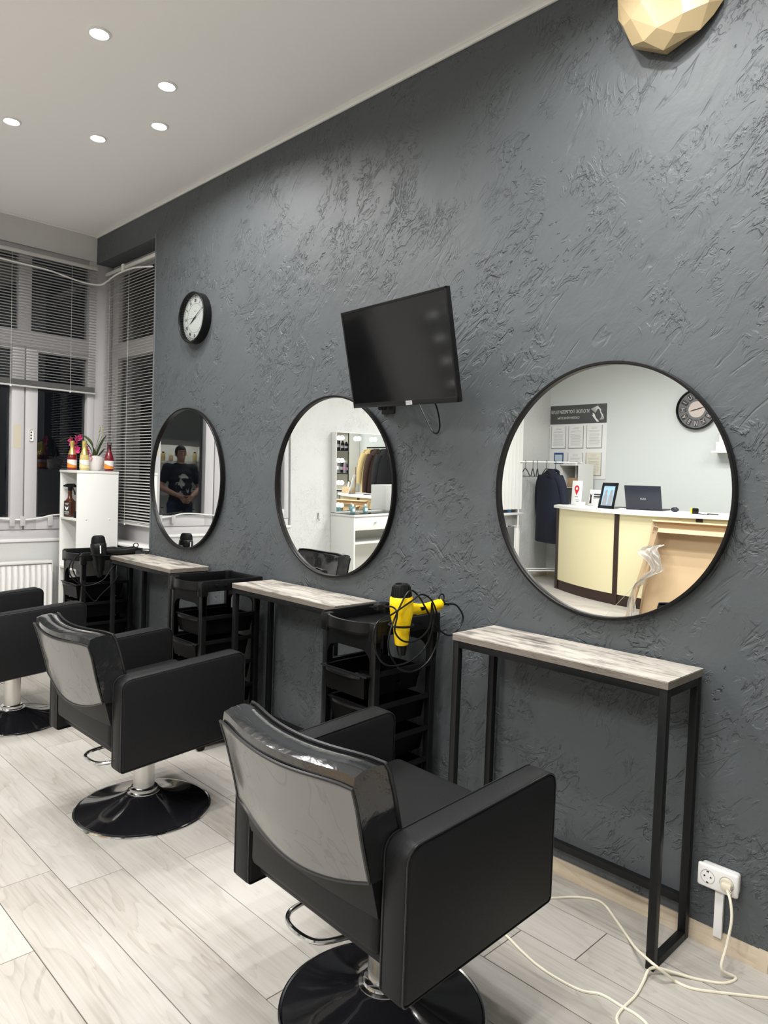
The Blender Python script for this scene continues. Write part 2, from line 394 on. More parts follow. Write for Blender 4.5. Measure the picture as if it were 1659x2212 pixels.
# flat panels below sash joint and corner post
MB().bx(-.08, .016, -.05, .135, .89, 2.985, .006).build('corner_post', MAT['pvc'], w1)
MB().bx(-.055, .03, -1.92, 0, .872, .893, .004).build('sill', MAT['white_gloss'], w1)
h = MB().bx(0.022, .026, -.472, -.442, 1.60, 1.685, .012).build('handle_plate', MAT['white_gloss'], w1)
for zz in (1.62, 1.642, 1.664): MB().lathe([(.0055, 0), (.0055, .002), (0, .002)], 12, (.026, -.457, zz), Euler((0, PI/2, 0)).to_matrix()).build('screw_hole', MAT['ink'], h)
MB().bx(.0225, .0235, -.575, -.525, 1.545, 1.715).build('taped_paper', P('yellowed_paper', (.62, .57, .45), .6), w1)
w2 = sempty('window_2', 'white framed side window behind the open blind', (0, .13, 0))
for nm, a in (('bottom_rail', (XW, SW, 0, .06, .89, 1.02)), ('top_rail', (XW, SW, 0, .06, 2.90, 2.985)), ('transom', (XW, SW, -.004, .06, 2.26, 2.375)),
              ('left_stile', (XW, XW+.11, -.002, .06, .9, 2.98)), ('right_stile', (SW-.09, SW, -.002, .06, .9, 2.98))):
    MB().bx(*a, .005).build(nm, MAT['pvc'], w2)
MB().bx(XW+.1, SW-.08, .028, .034, 1.01, 2.27).build('pane', MAT['glass'], w2); MB().bx(XW+.1, SW-.08, .028, .034, 2.37, 2.91).build('pane', MAT['glass'], w2)
MB().bx(XW, SW, -.145, .02, .872, .895, .004).build('sill', MAT['white_gloss'], w2)
w3 = sempty('window_3', 'small white window by the coat rack', (XW, 0, 0))
MB().bx(-.12, -.06, -5.58, -4.85, .88, .97, .005).build('bottom_rail', MAT['pvc'], w3); MB().bx(-.12, -.06, -5.58, -5.5, .97, 2.7, .005).build('left_stile', MAT['pvc'], w3)
MB().bx(-.12, -.06, -4.93, -4.85, .97, 2.7, .005).build('right_stile', MAT['pvc'], w3); MB().bx(-.12, -.06, -5.5, -4.93, 2.62, 2.7, .005).build('top_rail', MAT['pvc'], w3)
MB().bx(-.10, -.095, -5.5, -4.93, .97, 2.62).build('pane', MAT['glass'], w3); MB().bx(-.06, .12, -5.6, -4.83, .875, .905, .005).build('sill', MAT['white_gloss'], w3)
# dark street outside (night): nothing but the dark sky of the world

# ------------------------------------------------------------------ blinds
def blind(name, label, origin, rotz, length, ztop, zbot, pitch, tilt, cords, stack=0):
    b = thing(name, label, 'blind', origin, (0, 0, rotz), None)
    # local: x along length 0..length, room side = -y
    MB().bx(0, length, -.014, .014, ztop, ztop+.026, .003).build('headrail', MAT['slat'], b)
    MB().bx(0, length, -.012, .012, zbot-.012, zbot, .003).build('bottom_rail', MAT['slat'], b)
    sm = MB(); W_ = .0125
    def f(u, v):
        q = (v-.5)*2
        return (u*length, q*W_*math.cos(tilt), q*W_*math.sin(tilt)+.0016*(1-q*q))
    sm.grid(f, 1, 4, .0005); me = sm.mesh('slat', MAT['slat'])
    z = ztop-pitch*.7
    while z > zbot+.008:
        obj('slat', me, b, (0, 0, z)); z -= pitch
    for k in range(stack): obj('slat', me, b, (0, 0, zbot+.003+.0035*k))
    for c in cords:
        MB().tube([(c, -.014, ztop), (c, -.014, zbot-.02)], .0011, 5).build('ladder_cord', MAT['slat'], b)
        MB().box((c, -.012, zbot-.012), (.012, .012, .012), .003).build('cord_clip', MAT['white_gloss'], b)
    return b
bl = blind('venetian_blind', 'half-raised grey venetian blind across the end window', (XW+.03, -1.88, 0), PI/2, 1.87, 2.905, 1.992, .0205, R(-4), (.2, .9, 1.27, 1.68), 10)
bl2 = blind('venetian_blind', 'long lowered venetian blind with open slats at the side window', (XW+.06, .055, 0), 0, SW-XW-.085, 2.87, 1.035, .0212, R(17), (.08, .40, .80), 3)
MB().bx(.30, .335, -.03, -.012, 2.85, 2.905, .004).build('mounting_bracket', MAT['white_gloss'], bl2)

# ------------------------------------------------------------------ ceiling spot lights in rings
em = bpy.data.materials.new('spot_emitter'); em.use_nodes = True
_b = em.node_tree.nodes['Principled BSDF']; _b.inputs['Emission Color'].default_value = (1, .98, .93, 1); _b.inputs['Emission Strength'].default_value = 40
trim_mesh = MB().lathe([(.046, 0), (.046, -.004), (.038, -.007), (.033, -.004), (.033, .0)], 28, cap=False).mesh('trim_ring', MAT['white_gloss'])
lens_mesh = MB().lathe([(0, -.003), (.033, -.003)], 24, cap=False).mesh('lamp_lens', em)
BEAMS = []
for wm in (1.0, 1.5):       # rear rings turned up to brighten the far wall and desk
    la = bpy.data.lights.new('spot_beam', 'AREA'); la.shape = 'DISK'; la.size = .06; la.energy = SPOT_W*wm; la.color = SPOT_COL; la.spread = R(160); BEAMS.append(la)
for ri, (cx, cy) in enumerate(RINGS):
    for k in range(8):
        a = k*PI/4+(PI/8 if ri == 1 else 0)
        lab = 'round recessed ceiling spotlight in a ring of eight near the window' if ri == 0 else ('round recessed ceiling spotlight in a ring of eight above the nearest chair', 'round recessed ceiling spotlight in the ring over the makeup table', 'round recessed ceiling spotlight in the ring before the display cabinet')[ri-1]
        if ri == 0: lab = ('uppermost whole ceiling spotlight in view', 'rightmost ceiling spotlight in view', 'ceiling spotlight just below the rightmost one', 'lowest ceiling spotlight in view', 'ceiling spotlight near the left edge, level with the lowest ones', lab, lab, 'ceiling spotlight cut off by the upper left edge')[k]
        t = thing('ceiling_spotlight', lab, 'spotlight', (cx+.535*math.cos(a), cy+.535*math.sin(a), H), (0, 0, 0), 'ring %s of ceiling spotlights' % ('one', 'two', 'three', 'four')[ri])
        obj('trim_ring', trim_mesh, t); obj('lamp_lens', lens_mesh, t)
        lo = bpy.data.objects.new('spot_beam', BEAMS[ri//2]); COL.objects.link(lo); lo.parent = t; lo.location = (0, 0, -.010)

# ------------------------------------------------------------------ console tables
TW_, TD, TH, TG = .80, .2493, .8555, .02
def make_table():
    t = thing('console_table', '', 'table')
    # local: x 0..TW, y -TD..0 (wall side 0), z up
    MB().bx(0, TW_, -TD, 0, TH-.004, TH).build('top_surface', MAT['tabletop'], t)
    MB().bx(.0003, TW_-.0003, -TD+.0003, -.0003, TH-.024, TH-.004).build('edge_band', MAT['tabletop_edge'], t)
    s = .025; zt = TH-.024
    for x in (.002, TW_-s-.002):
        for y in (-TD+.003, -s-.003): MB().bx(x, x+s, y, y+s, 0.0, zt, .0015).build('leg', MAT['black_metal'], t)
    for y in (-TD+.003, -s-.003): MB().bx(.002+s, TW_-s-.002, y, y+s, zt-s, zt, .0012).build('top_rail', MAT['black_metal'], t)
    for x in (.002, TW_-s-.002):
        for z in (0.0, zt-s): MB().bx(x, x+s, -TD+.003+s, -s-.003, z, z+s, .0012).build('side_rail', MAT['black_metal'], t)
    MB().bx(.002+s, TW_-s-.002, -s-.003, -.003, .11, .11+s, .0012).build('back_rail', MAT['black_metal'], t)
    return t
TX = (-.8820, -2.3396, -3.7844)
tab = make_table()
for i, (x, lab) in enumerate(zip(TX, ('grey wood-topped narrow console table with black frame beside the white wall socket', 'grey wood-topped narrow console table with black frame under the middle mirror', 'grey wood-topped narrow console table with black frame nearest the window'))):
    o = tab if i == 0 else copy_tree(tab)
    o.location = (x, -TG, 0); o['label'] = lab; o['group'] = 'console tables under the mirrors'

# ------------------------------------------------------------------ round mirrors
MR = .4404
def make_mirror():
    t = thing('round_mirror', '', 'mirror')
    rot = Euler((PI/2, 0, 0)).to_matrix()   # lathe axis z -> -y
    MB().lathe([(MR-.011, .0), (MR, .0), (MR, .022), (MR-.002, .024), (MR-.009, .024), (MR-.011, .022), (MR-.011, .0)], 128, (0, .012, 0), rot, cap=False).build('frame', MAT['black_frame'], t)
    MB().lathe([(0, .009), (MR-.010, .009)], 128, (0, .012, 0), rot, cap=False).build('mirror_glass', MAT['mirror'], t, smooth=False)
    return t
mir = make_mirror()
for i, (x, z, tilt, lab) in enumerate(((-.452, 1.390, -.014, 'large round black-framed mirror reflecting the reception desk'), (-1.8866, 1.363, -.015, 'round black-framed mirror partly behind the television'), (-3.2912, 1.371, 0, 'round black-framed mirror below the wall clock'))):
    o = mir if i == 0 else copy_tree(mir)
    o.location = (x, -.022, z); o.rotation_euler = (-tilt*1.0, 0, 0); o['label'] = lab; o['group'] = 'round wall mirrors'

# ------------------------------------------------------------------ styling chairs
CT = .07                                     # the whole seat shell tips back a little
def back_loop(x, off=0.0):
    """cross-section of the backrest at x: list of (y,z), back face first, bottom to top, then the front"""
    k = 1-(x/.25)**2
    bulge = -.040*k
    L = []
    for (y, z, ny, nz) in ((-.262, .47, -1, -.2), (-.285, .56, -1, 0), (-.305, .64, -1, 0), (-.327, .73, -1, 0), (-.344, .79, -1, .1), (-.343, .806, -.7, .7), (-.325, .812, 0, 1), (-.295, .815, 0, 1), (-.270, .812, .6, .8), (-.262, .800, 1, .2), (-.245, .74, 1, 0), (-.222, .65, 1, 0), (-.200, .56, 1, 0), (-.19, .50, 1, 0)):
        zz = z-(.012*k+.010*abs(x/.25)**7)*(1 if z > .78 else 0)
        L.append((y+bulge*(.4+.6*min(1, (z-.45)/.35))+ny*off, zz+nz*off))
    return L
def loft(off, i0, i1, xs, caps):
    mb = MB(); b = bmesh.new(); V = []
    for x in xs:
        pts = back_loop(max(-.25, min(.25, x)), off)[i0:i1]
        V.append([b.verts.new((x, y, z)) for y, z in pts])
    for A, B in zip(V, V[1:]):
        for j in range(len(A)-1): b.faces.new((A[j], B[j], B[j+1], A[j+1]))
        if caps: b.faces.new((A[-1], B[-1], B[0], A[0]))
    if caps: b.faces.new(V[0]); b.faces.new(V[-1][::-1])
    bmesh.ops.recalc_face_normals(b, faces=b.faces)
    mb.add(b); return mb
def make_chair():
    t = thing('styling_chair', '', 'chair')
    MB().lathe([(0, .0), (.262, .0), (.266, .006), (.262, .013), (.235, .019), (.19, .029), (.145, .042), (.105, .056), (.08, .067), (.062, .078), (.0, .078)], 64).build('base_plate', MAT['gloss_black'], t)
    MB().tube([(.270*math.cos(a), .270*math.sin(a), .0065) for a in [2*PI*k/72 for k in range(72)]], .0062, 8, True).build('base_rim', MAT['chrome'], t)
    MB().lathe([(.0, .07), (.066, .07), (.066, .079), (.056, .082), (.056, .093), (.050, .097), (0, .097)], 40).build('collar', MAT['chrome'], t)
    MB().lathe([(.0425, .09), (.0425, .36)], 40).build('column', MAT['chrome_soft'], t)
    MB().tube(spline([(-.03, -.01, .225), (-.12, -.006, .215), (-.225, -.012, .200), (-.262, -.045, .196), (-.255, -.125, .193), (-.20, -.160, .193), (-.105, -.150, .195), (-.055, -.08, .205), (-.03, -.03, .22)], 8), .0075, 10).build('pump_pedal', MAT['chrome'], t)
    MB().bx(-.12, .12, -.12, .12, .335, .36, .004).build('mounting_plate', MAT['plastic'], t)
    MB().box((0, .01, .415), (.514, .49, .115), .018, 3).shear(CT).build('seat_frame', MAT['leather'], t)
    se = MB().box((0, .045, .485), (.512, .46, .085), .032, 4).shear(CT).build('seat', MAT['leather'], t)
    # arms with piping
    for s in (-1, 1):
        x0 = s*.2950
        a = MB(); b = bmesh.new()
        prof = []
        L2, zb, zt = .262, .332, .672
        for (cy, cz, a0, rr) in ((L2-.035, zt-.035, 0, .035), (-L2+.035, zt-.035, 90, .035), (-L2+.012, zb+.012, 180, .012), (L2-.012, zb+.012, 270, .012)):
            for q in range(6): prof.append((cy+rr*math.cos(R(a0+q*18)), cz+rr*math.sin(R(a0+q*18))))
        w = .0375; inset = .010
        rings = []
        cy0, cz0 = 0, (zb+zt)/2
        for (xx, k) in ((-w, inset), (-w+.004, .003), (-w+.012, 0), (w-.012, 0), (w-.004, .003), (w, inset)):
            rings.append([b.verts.new((x0+xx, y-(k if y > 0 else -k), z-(k if z > cz0 else -k))) for y, z in prof])
        n = len(prof)
        for A, B in zip(rings, rings[1:]):
            for k in range(n): b.faces.new((A[k], A[(k+1) % n], B[(k+1) % n], B[k]))
        b.faces.new(rings[0]); b.faces.new(rings[-1][::-1]); bmesh.ops.recalc_face_normals(b, faces=b.faces)
        a.add(b); ao = a.shear(CT).build('armrest', MAT['leather'], t, ang=50)
        for sx in (-1, 1):
            MB().tube([(x0+sx*(w-.003), y*.993, cz0+(z-cz0)*.988) for y, z in prof], .0022, 6, True).shear(CT).build('piping', MAT['stitch'], ao)
    xs = [-.25+.5*k/14 for k in range(15)]
    loft(0, 0, 14, xs, True).shear(CT*.0).build('backrest', MAT['leather'], t, ang=60)
    MB().box((0, -.235, .46), (.50, .06, .16), .02, 3).build('back_panel', MAT['leather'], t)
    # vinyl slip cover: milky rear panel, clear gloss top, sides and front, black piping
    xc = [-.257+.514*k/14 for k in range(15)]
    cv = loft(.006, 4, 13, xc, False)
    for s in (-1, 1):
        pts = back_loop(s*.25, .006)[1:13]
        cv.prism([(p[0], p[1]) for p in pts], 0, .004, Matrix(((0, 0, 1, s*.257-(.004 if s > 0 else 0)), (1, 0, 0, 0), (0, 1, 0, 0), (0, 0, 0, 1))))
    co = cv.build('slip_cover', MAT['clear_vinyl'], t, ang=60); co['label'] = 'clear glossy vinyl cover'
    def bp_(u, v):
        x = -.258+.516*u; k = 1-(x/.258)**2
        lp = back_loop(max(-.25, min(.25, x)), .008)[1:5]
        zbot = .565-.055*k**1.0; 
        z = zbot+(lp[3][1]-.003-zbot)*v
        # y from back face profile
        yy = lp[0][0]
        for (a, b_) in zip(lp, lp[1:]):
            if z >= a[1]: yy = a[0]+(b_[0]-a[0])*(z-a[1])/(b_[1]-a[1])
        if z < lp[0][1]: yy = lp[0][0]+.2*(lp[0][1]-z)
        return (x, yy-.004-.007*math.sin(PI*u)*math.sin(PI*v)+.0015*math.sin(9*u+5*v), z)
    MB().grid(bp_, 20, 14, .0015).build('cover_rear_panel', MAT['milky_vinyl'], co, ang=70)['label'] = 'milky grey vinyl rear panel'
    edge = [bp_(0, v/10) for v in range(11)]+[bp_(u/16, 1) for u in range(1, 17)]+[bp_(1, 1-v/10) for v in range(1, 11)]+[bp_(1-u/16, 0) for u in range(1, 16)]
    MB().tube(edge, .0042, 6, True).build('piping', MAT['stitch'], co)
    fr = [(s_x, *back_loop(max(-.25, min(.25, s_x)), .010)[8]) for s_x in xc]
    side = lambda s: [(s*.258, *p) for p in back_loop(s*.25, .010)[8:13]]
    MB().tube(side(-1)[::-1]+fr+side(1), .0045, 6).build('piping', MAT['stitch'], co)
    return t
ch = make_chair()
for i, (x, y, a, lab) in enumerate(((-.506, -.954, -.035, 'nearest black styling chair with a clear vinyl cover, in front of the large mirror'), (-1.998, -.894, .011, 'middle black styling chair with a clear vinyl cover, its whole round base in view'), (-3.44, -.96, .03, 'farthest black styling chair cut off by the left edge'))):
    o = ch if i == 0 else copy_tree(ch)
    o.location = (x, y, 0); o.rotation_euler = (0, 0, a); o['label'] = lab; o['group'] = 'styling chairs facing the mirrors'

# ------------------------------------------------------------------ salon trolleys
def make_cart(levels, pulls, holder=True):
    """local: x 0..w, y -d..0, front = -y, side with the holders = +x"""
    t = thing('salon_trolley', '', 'trolley')
    w, d, zt = .31, .35, .80
    u = .030
    for (x, y) in ((0, -d), (w-u, -d), (0, -u), (w-u, -u)):
        m = MB(); m.bx(x, x+u, y, y+u, .06, zt, .004)
        m.bx(x+(u-.006 if x < w/2 else -.0), x+(u if x < w/2 else .006), y-.0, y+u, .06, zt)
        m.build('upright', MAT['plastic'], t)
        c = MB(); c.cyl((x+u/2, y+u/2, .045), (x+u/2, y+u/2, .062), .010); c.bx(x+u/2-.012, x+u/2+.012, y+u/2-.012, y+u/2+.02, .030, .048, .003)
        cs = c.build('caster', MAT['plastic'], t)
        MB().cyl((x+u/2-.009, y+u/2+.004, .024), (x+u/2+.009, y+u/2+.004, .024), .024).build('wheel', MAT['plastic_dark'], cs)
    MB().bx(0, w, -d, 0, .055, .075, .004).build('base_shelf', MAT['plastic'], t)
    # arched front and back collars under the tray
    for y in (-d, -u+.004):
        m = MB()
        poly = [(0, zt-.11), (.028, zt-.11)]+[(.028+.05*(1-math.cos(R(q*15))), zt-.11+.06*math.sin(R(q*15))) for q in range(1, 7)]+[(w-.028-.05*(1-math.cos(R(q*15))), zt-.11+.06*math.sin(R(q*15))) for q in range(6, 0, -1)]+[(w-.028, zt-.11), (w, zt-.11), (w, zt+.03), (0, zt+.03)]
        m.prism(poly, 0, .024, Matrix(((1, 0, 0, 0), (0, 0, 1, y+.001), (0, 1, 0, 0), (0, 0, 0, 1))))
        m.build('collar', MAT['plastic'], t)
    # top tray: floor, rims, bulging handle at the front, corner blocks
    m = MB(); z0 = zt+.012
    m.bx(-.004, w+.004, -d-.004, .004, z0, z0+.010, .003)
    for (a) in ((-.006, .006, -d, 0), (w-.006, w+.006, -d, 0), (0, w, -.008, .004)): m.bx(*a, z0, zt+.068, .003)
    n = 14
    front = [(.03+(w-.06)*k/n, -d-.004-.040*math.sin(PI*k/n)**.7) for k in range(n+1)]
    poly = front+[(x, y+.012) for x, y in front[::-1]]
    m.prism(poly, z0, zt+.060)
    m.prism([(x, y) for x, y in front]+[(w-.03, -d+.01), (.03, -d+.01)], z0, z0+.008)
    m.bx(-.008, .034, -d-.008, -d+.03, zt-.01, zt+.062, .004); m.bx(w-.034, w+.008, -d-.008, -d+.03, zt-.01, zt+.062, .004)
    m.bx(-.008, .034, -.03, .008, zt-.01, zt+.070, .004); m.bx(w-.034, w+.008, -.03, .008, zt-.01, zt+.070, .004)
    m.build('top_tray', MAT['plastic'], t)
    for k in range(4): MB().bx(w+.005, w+.012, -d+.07+.055*k, -d+.085+.055*k, zt+.035, zt+.05, .002).build('tool_slot', MAT['plastic'], t)
    # runners and drawers
    for i, z in enumerate(levels):
        for x in (0.004, w-.020): MB().bx(x, x+.016, -d+.005, -.005, z+.052, z+.070, .002).build('runner', MAT['plastic'], t)
        p = pulls[i]
        if p is None: continue
        if p == 'bar': MB().bx(.004, w-.004, -d-.002, -d+.012, z+.050, z+.072, .002).build('crossbar', MAT['plastic'], t); p = .0
        b = MB(); y0, y1 = -d-p+.012, -p-.02; xa, xb = .034, w-.034; dz = .105
        b.prism([(xa+.012, y0+.014), (xb-.012, y0+.014), (xb-.012, y1-.012), (xa+.012, y1-.012)], z-.035, z-.031)
        def wall(p0, p1, q0, q1):
            bb_ = bmesh.new(); vs = [bb_.verts.new(v) for v in (p0, p1, q1, q0)]; bb_.faces.new(vs); bmesh.ops.solidify(bb_, geom=bb_.faces[:], thickness=.0025); b.add(bb_)
        zt_ = z+.055; zb_ = z-.035
        T = [(xa, y0, zt_), (xb, y0, zt_), (xb, y1, zt_), (xa, y1, zt_)]; B_ = [(xa+.012, y0+.014, zb_), (xb-.012, y0+.014, zb_), (xb-.012, y1-.012, zb_), (xa+.012, y1-.012, zb_)]
        for k in range(4): wall(T[k], T[(k+1) % 4], B_[k], B_[(k+1) % 4])
        b.bx(xa-.014, xb+.014, y0-.002, y0+.008, zt_-.004, zt_+.004, .002); b.bx(xa-.014, xa+.003, y0, y1, zt_-.003, zt_+.003, .001); b.bx(xb-.003, xb+.014, y0, y1, zt_-.003, zt_+.003, .001)
        do = b.build('drawer', MAT['plastic'], t)
        lip = [(xa+.02+(xb-xa-.04)*k/12, y0-.002-.020*math.sin(PI*k/12)**.6) for k in range(13)]
        MB().prism(lip+[(x, y0+.004) for x, y in lip[::-1]], zt_-.012, zt_-.002).build('handle_lip', MAT['plastic'], do)
    return t
LV = (.60, .47, .335, .205, .11)
cart = make_cart(LV, (.035, .0, 'bar', 0.0, 0.0))
cart2 = make_cart((.615, .49, .36, .235, .115), (.0, .025, .010, 0, 0))
def ring_holder(t, x, y, z, r):
    m = MB(); m.tube([(x+r*math.cos(a), y+r*math.sin(a), z) for a in [2*PI*k/28 for k in range(28)]], .0045, 6, True)
    m.tube([(x-r, y, z), (x-r-.03, y, z-.006)], .006, 6); m.build('dryer_holder', MAT['plastic'], t)
cart.location = (-1.448, -.058, 0); cart['label'] = 'black drawer trolley holding the yellow hair dryer'; cart['group'] = 'salon trolleys between the tables'
cart2.location = (-2.697, -.062, 0); cart2['label'] = 'black drawer trolley between the two farther tables, empty top tray'; cart2['group'] = 'salon trolleys between the tables'
cart3 = copy_tree(cart); cart3.location = (-4.195, -.060, 0); cart3['label'] = 'black drawer trolley beside the white shelf unit, black dryer on top'; cart3['group'] = 'salon trolleys between the tables'
ring_holder(cart, .375, -.285, .862, .046); ring_holder(cart3, .375, -.27, .862, .046)
# things lying in the near trolley
bt = MB()
bt.cyl((0, 0, 0), (.10, 0, 0), .014)
for k in range(26):
    a = k*2.4; x = .012+.076*k/26
    for q in range(5): bt.cyl((x, .013*math.cos(a+q*1.256), .013*math.sin(a+q*1.256)), (x, .026*math.cos(a+q*1.256), .026*math.sin(a+q*1.256)), .0012, .0008, 4)
bt.cyl((.10, 0, 0), (.20, 0, 0), .009, .011)
o = bt.build('round_brush', MAT['plastic_dark'], None, loc=(-1.36, -.30, .600), rot=(0, 0, .35)); tag(o, 'black round hair brush lying in the top open drawer', 'brush')
o = MB().box((0, 0, 0), (.10, .07, .003), .001).build('folded_film', P('blue_film', (.01, .03, .30), .3), None, loc=(-1.26, -.28, .386), rot=(.1, 0, .2)); tag(o, 'blue plastic sheet in a lower drawer of the near trolley', 'sheet')

# ------------------------------------------------------------------ hair dryers
def make_dryer(body, accent, label, nozzle=True):
    t = thing('hair_dryer', label, 'hair dryer')
    # local: axis z up = rear (air intake), handle towards +y
    MB().lathe([(.0, -.085), (.024, -.085), (.026, -.080), (.031, -.03), (.036, .0), (.043, .03), (.045, .06), (.044, .092), (.040, .098), (.0, .098)], 36).build('barrel', body, t, ang=50)
    r = MB().lathe([(.038, .095), (.037, .105), (.034, .130), (.030, .143), (.024, .146), (.022, .140), (0, .139)], 36)
    for k in range(22):
        a = 2*PI*k/22; r.tube([(.039*math.cos(a), .039*math.sin(a), .100), (.0335*math.cos(a), .0335*math.sin(a), .136)], .0016, 4)
    r.build('intake_grille', accent, t)
    hd = MB().tube(spline([(0, .025, .045), (0, .055, .043), (0, .09, .038), (0, .14, .036), (0, .185, .040), (0, .205, .042)], 4), [.026-.006*min(1, k/8) for k in range(21)], 14)
    hd.bx(-.013, .013, .07, .20, .018, .026, .004)
    ho = hd.build('handle', body, t, ang=50)
    MB().bx(.013, .020, .075, .105, .034, .048, .002).build('switch', accent, ho)
    MB().tube([(0, .203, .042), (0, .222, .042)], [.015, .011], 12).build('cable_guard', accent, ho)
    MB().tube([(0, .222+.003*k, .042-.0006*k) for k in range(10)], [.0085 if k % 2 else .006 for k in range(10)], 10).build('strain_relief', accent, ho)
    MB().tube([(0, .212+.014*math.cos(a), .066+.014*math.sin(a)) for a in [2*PI*k/20 for k in range(20)]], .0028, 6, True).build('hanging_loop', accent, ho)
    if nozzle: MB().lathe([(.019, -.085), (.020, -.10), (.014, -.125), (.0, -.125)], 24).build('nozzle', accent, t)
    return t
dl = Vector((-1.073, -.340, .872))
dr = make_dryer(MAT['yellow'], MAT['plastic'], 'yellow hair dryer with black intake standing in the trolley holder'); dr.location = dl; dr.rotation_euler = (R(3), 0, R(-4))
def loops(t, pts, r=.0035, name='cable'):
    MB().tube(spline(pts, 8), r, 7).build(name, MAT['plastic'], t)
loops(dr, [(0, .25, .037), (.0, .30, .02), (.01, .325, -.03), (.012, .29, -.075), (.02, .23, -.085), (.03, .15, -.03), (.035, .06, .09), (.045, -.0, .125), (.045, -.05, .07), (.05, -.10, -.01), (.055, -.11, -.08), (.06, -.06, -.155), (.06, .02, -.175), (.055, .10, -.14), (.05, .15, -.05),
           (.05, .12, .06), (.05, .06, .105), (.05, -.0, .085), (.055, -.09, .055), (.06, -.175, .03), (.062, -.185, -.05), (.062, -.13, -.125), (.06, -.02, -.135), (.06, .07, -.09), (.06, .11, .0), (.06, .10, .07)])
loops(dr, [(.06, .10, .07), (.058, .09, -.02), (.058, .03, -.06), (.058, -.04, -.055), (.058, -.085, -.01), (.055, -.07, .05), (.03, -.07, .072), (-.02, -.075, .066)])
pg = MB().box((-.03, -.085, .066), (.03, .035, .022), .005)
for s in (-1, 1): pg.cyl((-.03+s*.006, -.10, .068), (-.03+s*.006, -.125, .070), .0024)
pg.build('plug', MAT['plastic'], dr)
dr2 = make_dryer(MAT['plastic'], MAT['plastic_dark'], 'black hair dryer in the holder of the trolley beside the shelf unit'); dr2.location = (-3.818, -.328, .838); dr2.rotation_euler = (R(3), 0, R(-10)); dr2.scale = (1.12, 1.12, 1.0)
MB().bx(.0435, .0452, -.003, .003, .035, .085).build('printed_mark', MAT['paper'], dr2)
loops(dr2, [(0, .25, .037), (.01, .29, .03), (.02, .25, .0), (.03, .12, .01), (.04, .0, .02), (.05, -.09, .03), (.055, -.16, .0), (.055, -.17, -.08), (.055, -.10, -.16), (.055, .0, -.14), (.06, .06, -.06), (.06, .11, -.02)])
loops(dr2, [(.04, -.10, .05), (.055, -.14, .02), (.058, -.155, -.05), (.058, -.12, -.14), (.058, -.07, -.235), (.058, -.04, -.265), (.058, -.01, -.23), (.058, .06, -.16), (.055, .1, -.1)])
# hair clippers on the far trolley top
t = thing('hair_clipper', 'black hair clipper lying on the far trolley tray', 'clipper', (-3.93, -.20, .862), (0, 0, R(70)))
MB().tube([(0, 0, 0), (.03, 0, 0), (.09, 0, 0), (.15, 0, 0)], [.016, .021, .019, .015], 12).build('body', MAT['plastic'], t)
MB().bx(-.03, .0, -.018, .018, -.006, .006, .002).build('blade', MAT['chrome'], t)

# ------------------------------------------------------------------ television on its arm
tv = thing('wall_television', 'small black flat television tilted down on a wall arm', 'television')
ca, cb, cc = -.163, .227, .031
tv.matrix_world = Matrix.Translation((-1.264, -.232, 1.908)) @ Matrix.Rotation(ca, 4, 'Z') @ Matrix.Rotation(cb, 4, 'X') @ Matrix.Rotation(cc, 4, 'Y')
w_, h_ = .70, .412
f = MB(); f.bx(-w_/2, w_/2, 0, .018, -h_/2, h_/2, .003)
f.bx(-w_/2+.03, w_/2-.03, .015, .046, -h_/2+.02, h_/2-.12, .010); f.build('casing', MAT['plastic'], tv)
b = MB()
for a in ((-w_/2, -w_/2+.010, -h_/2, h_/2), (w_/2-.010, w_/2, -h_/2, h_/2), (-w_/2, w_/2, h_/2-.010, h_/2), (-w_/2, w_/2, -h_/2, -h_/2+.020)): b.bx(a[0], a[1], -.004, .004, a[2], a[3], .0015)
b.build('bezel', MAT['plastic'], tv)
MB().bx(-w_/2+.008, w_/2-.008, -.0015, .003, -h_/2+.018, h_/2-.008).build('screen', MAT['screen'], tv)
st = MB().bx(.035, .075, -.0052, -.004, -h_/2+.002, -h_/2+.018).build('brand_sticker', P('silver_sticker', (.55, .55, .57), .4), tv)
for zz in (.006, .0105, .014): MB().bx(.039, .071, -.0056, -.0050, -h_/2+zz, -h_/2+zz+.0016).build('printed_line', MAT['grey_ink'], st)
am = MB(); am.bx(-.1, .1, .046, .054, -.1, .1, .002); am.build('mount_plate', MAT['black_metal'], tv)
inv = tv.matrix_world.inverted()
def wl_(p): return inv @ Vector(p)
am = MB(); am.tube([wl_((-1.262, -.175, 1.90)), wl_((-1.38, -.14, 1.86)), wl_((-1.52, -.05, 1.80)), wl_((-1.52, -.008, 1.80))], .016, 10)
am.tube([wl_((-1.52, -.045, 1.86)), wl_((-1.52, -.045, 1.715))], .02, 14); am.build('wall_arm', MAT['black_metal'], tv)
wp = MB(); wp.bx(-.04, .04, -.012, 0, -.10, .10, .004); wp.xf(inv @ Matrix.Translation((-1.52, 0, 1.80))); wp.build('wall_plate', MAT['black_metal'], tv)
MB().tube([wl_(p) for p in spline([(-1.12, -.20, 1.76), (-1.17, -.08, 1.71), (-1.20, -.02, 1.63), (-1.24, -.012, 1.61), (-1.30, -.02, 1.70), (-1.36, -.02, 1.80)], 8)], .0035, 6).build('cable', MAT['plastic'], tv)

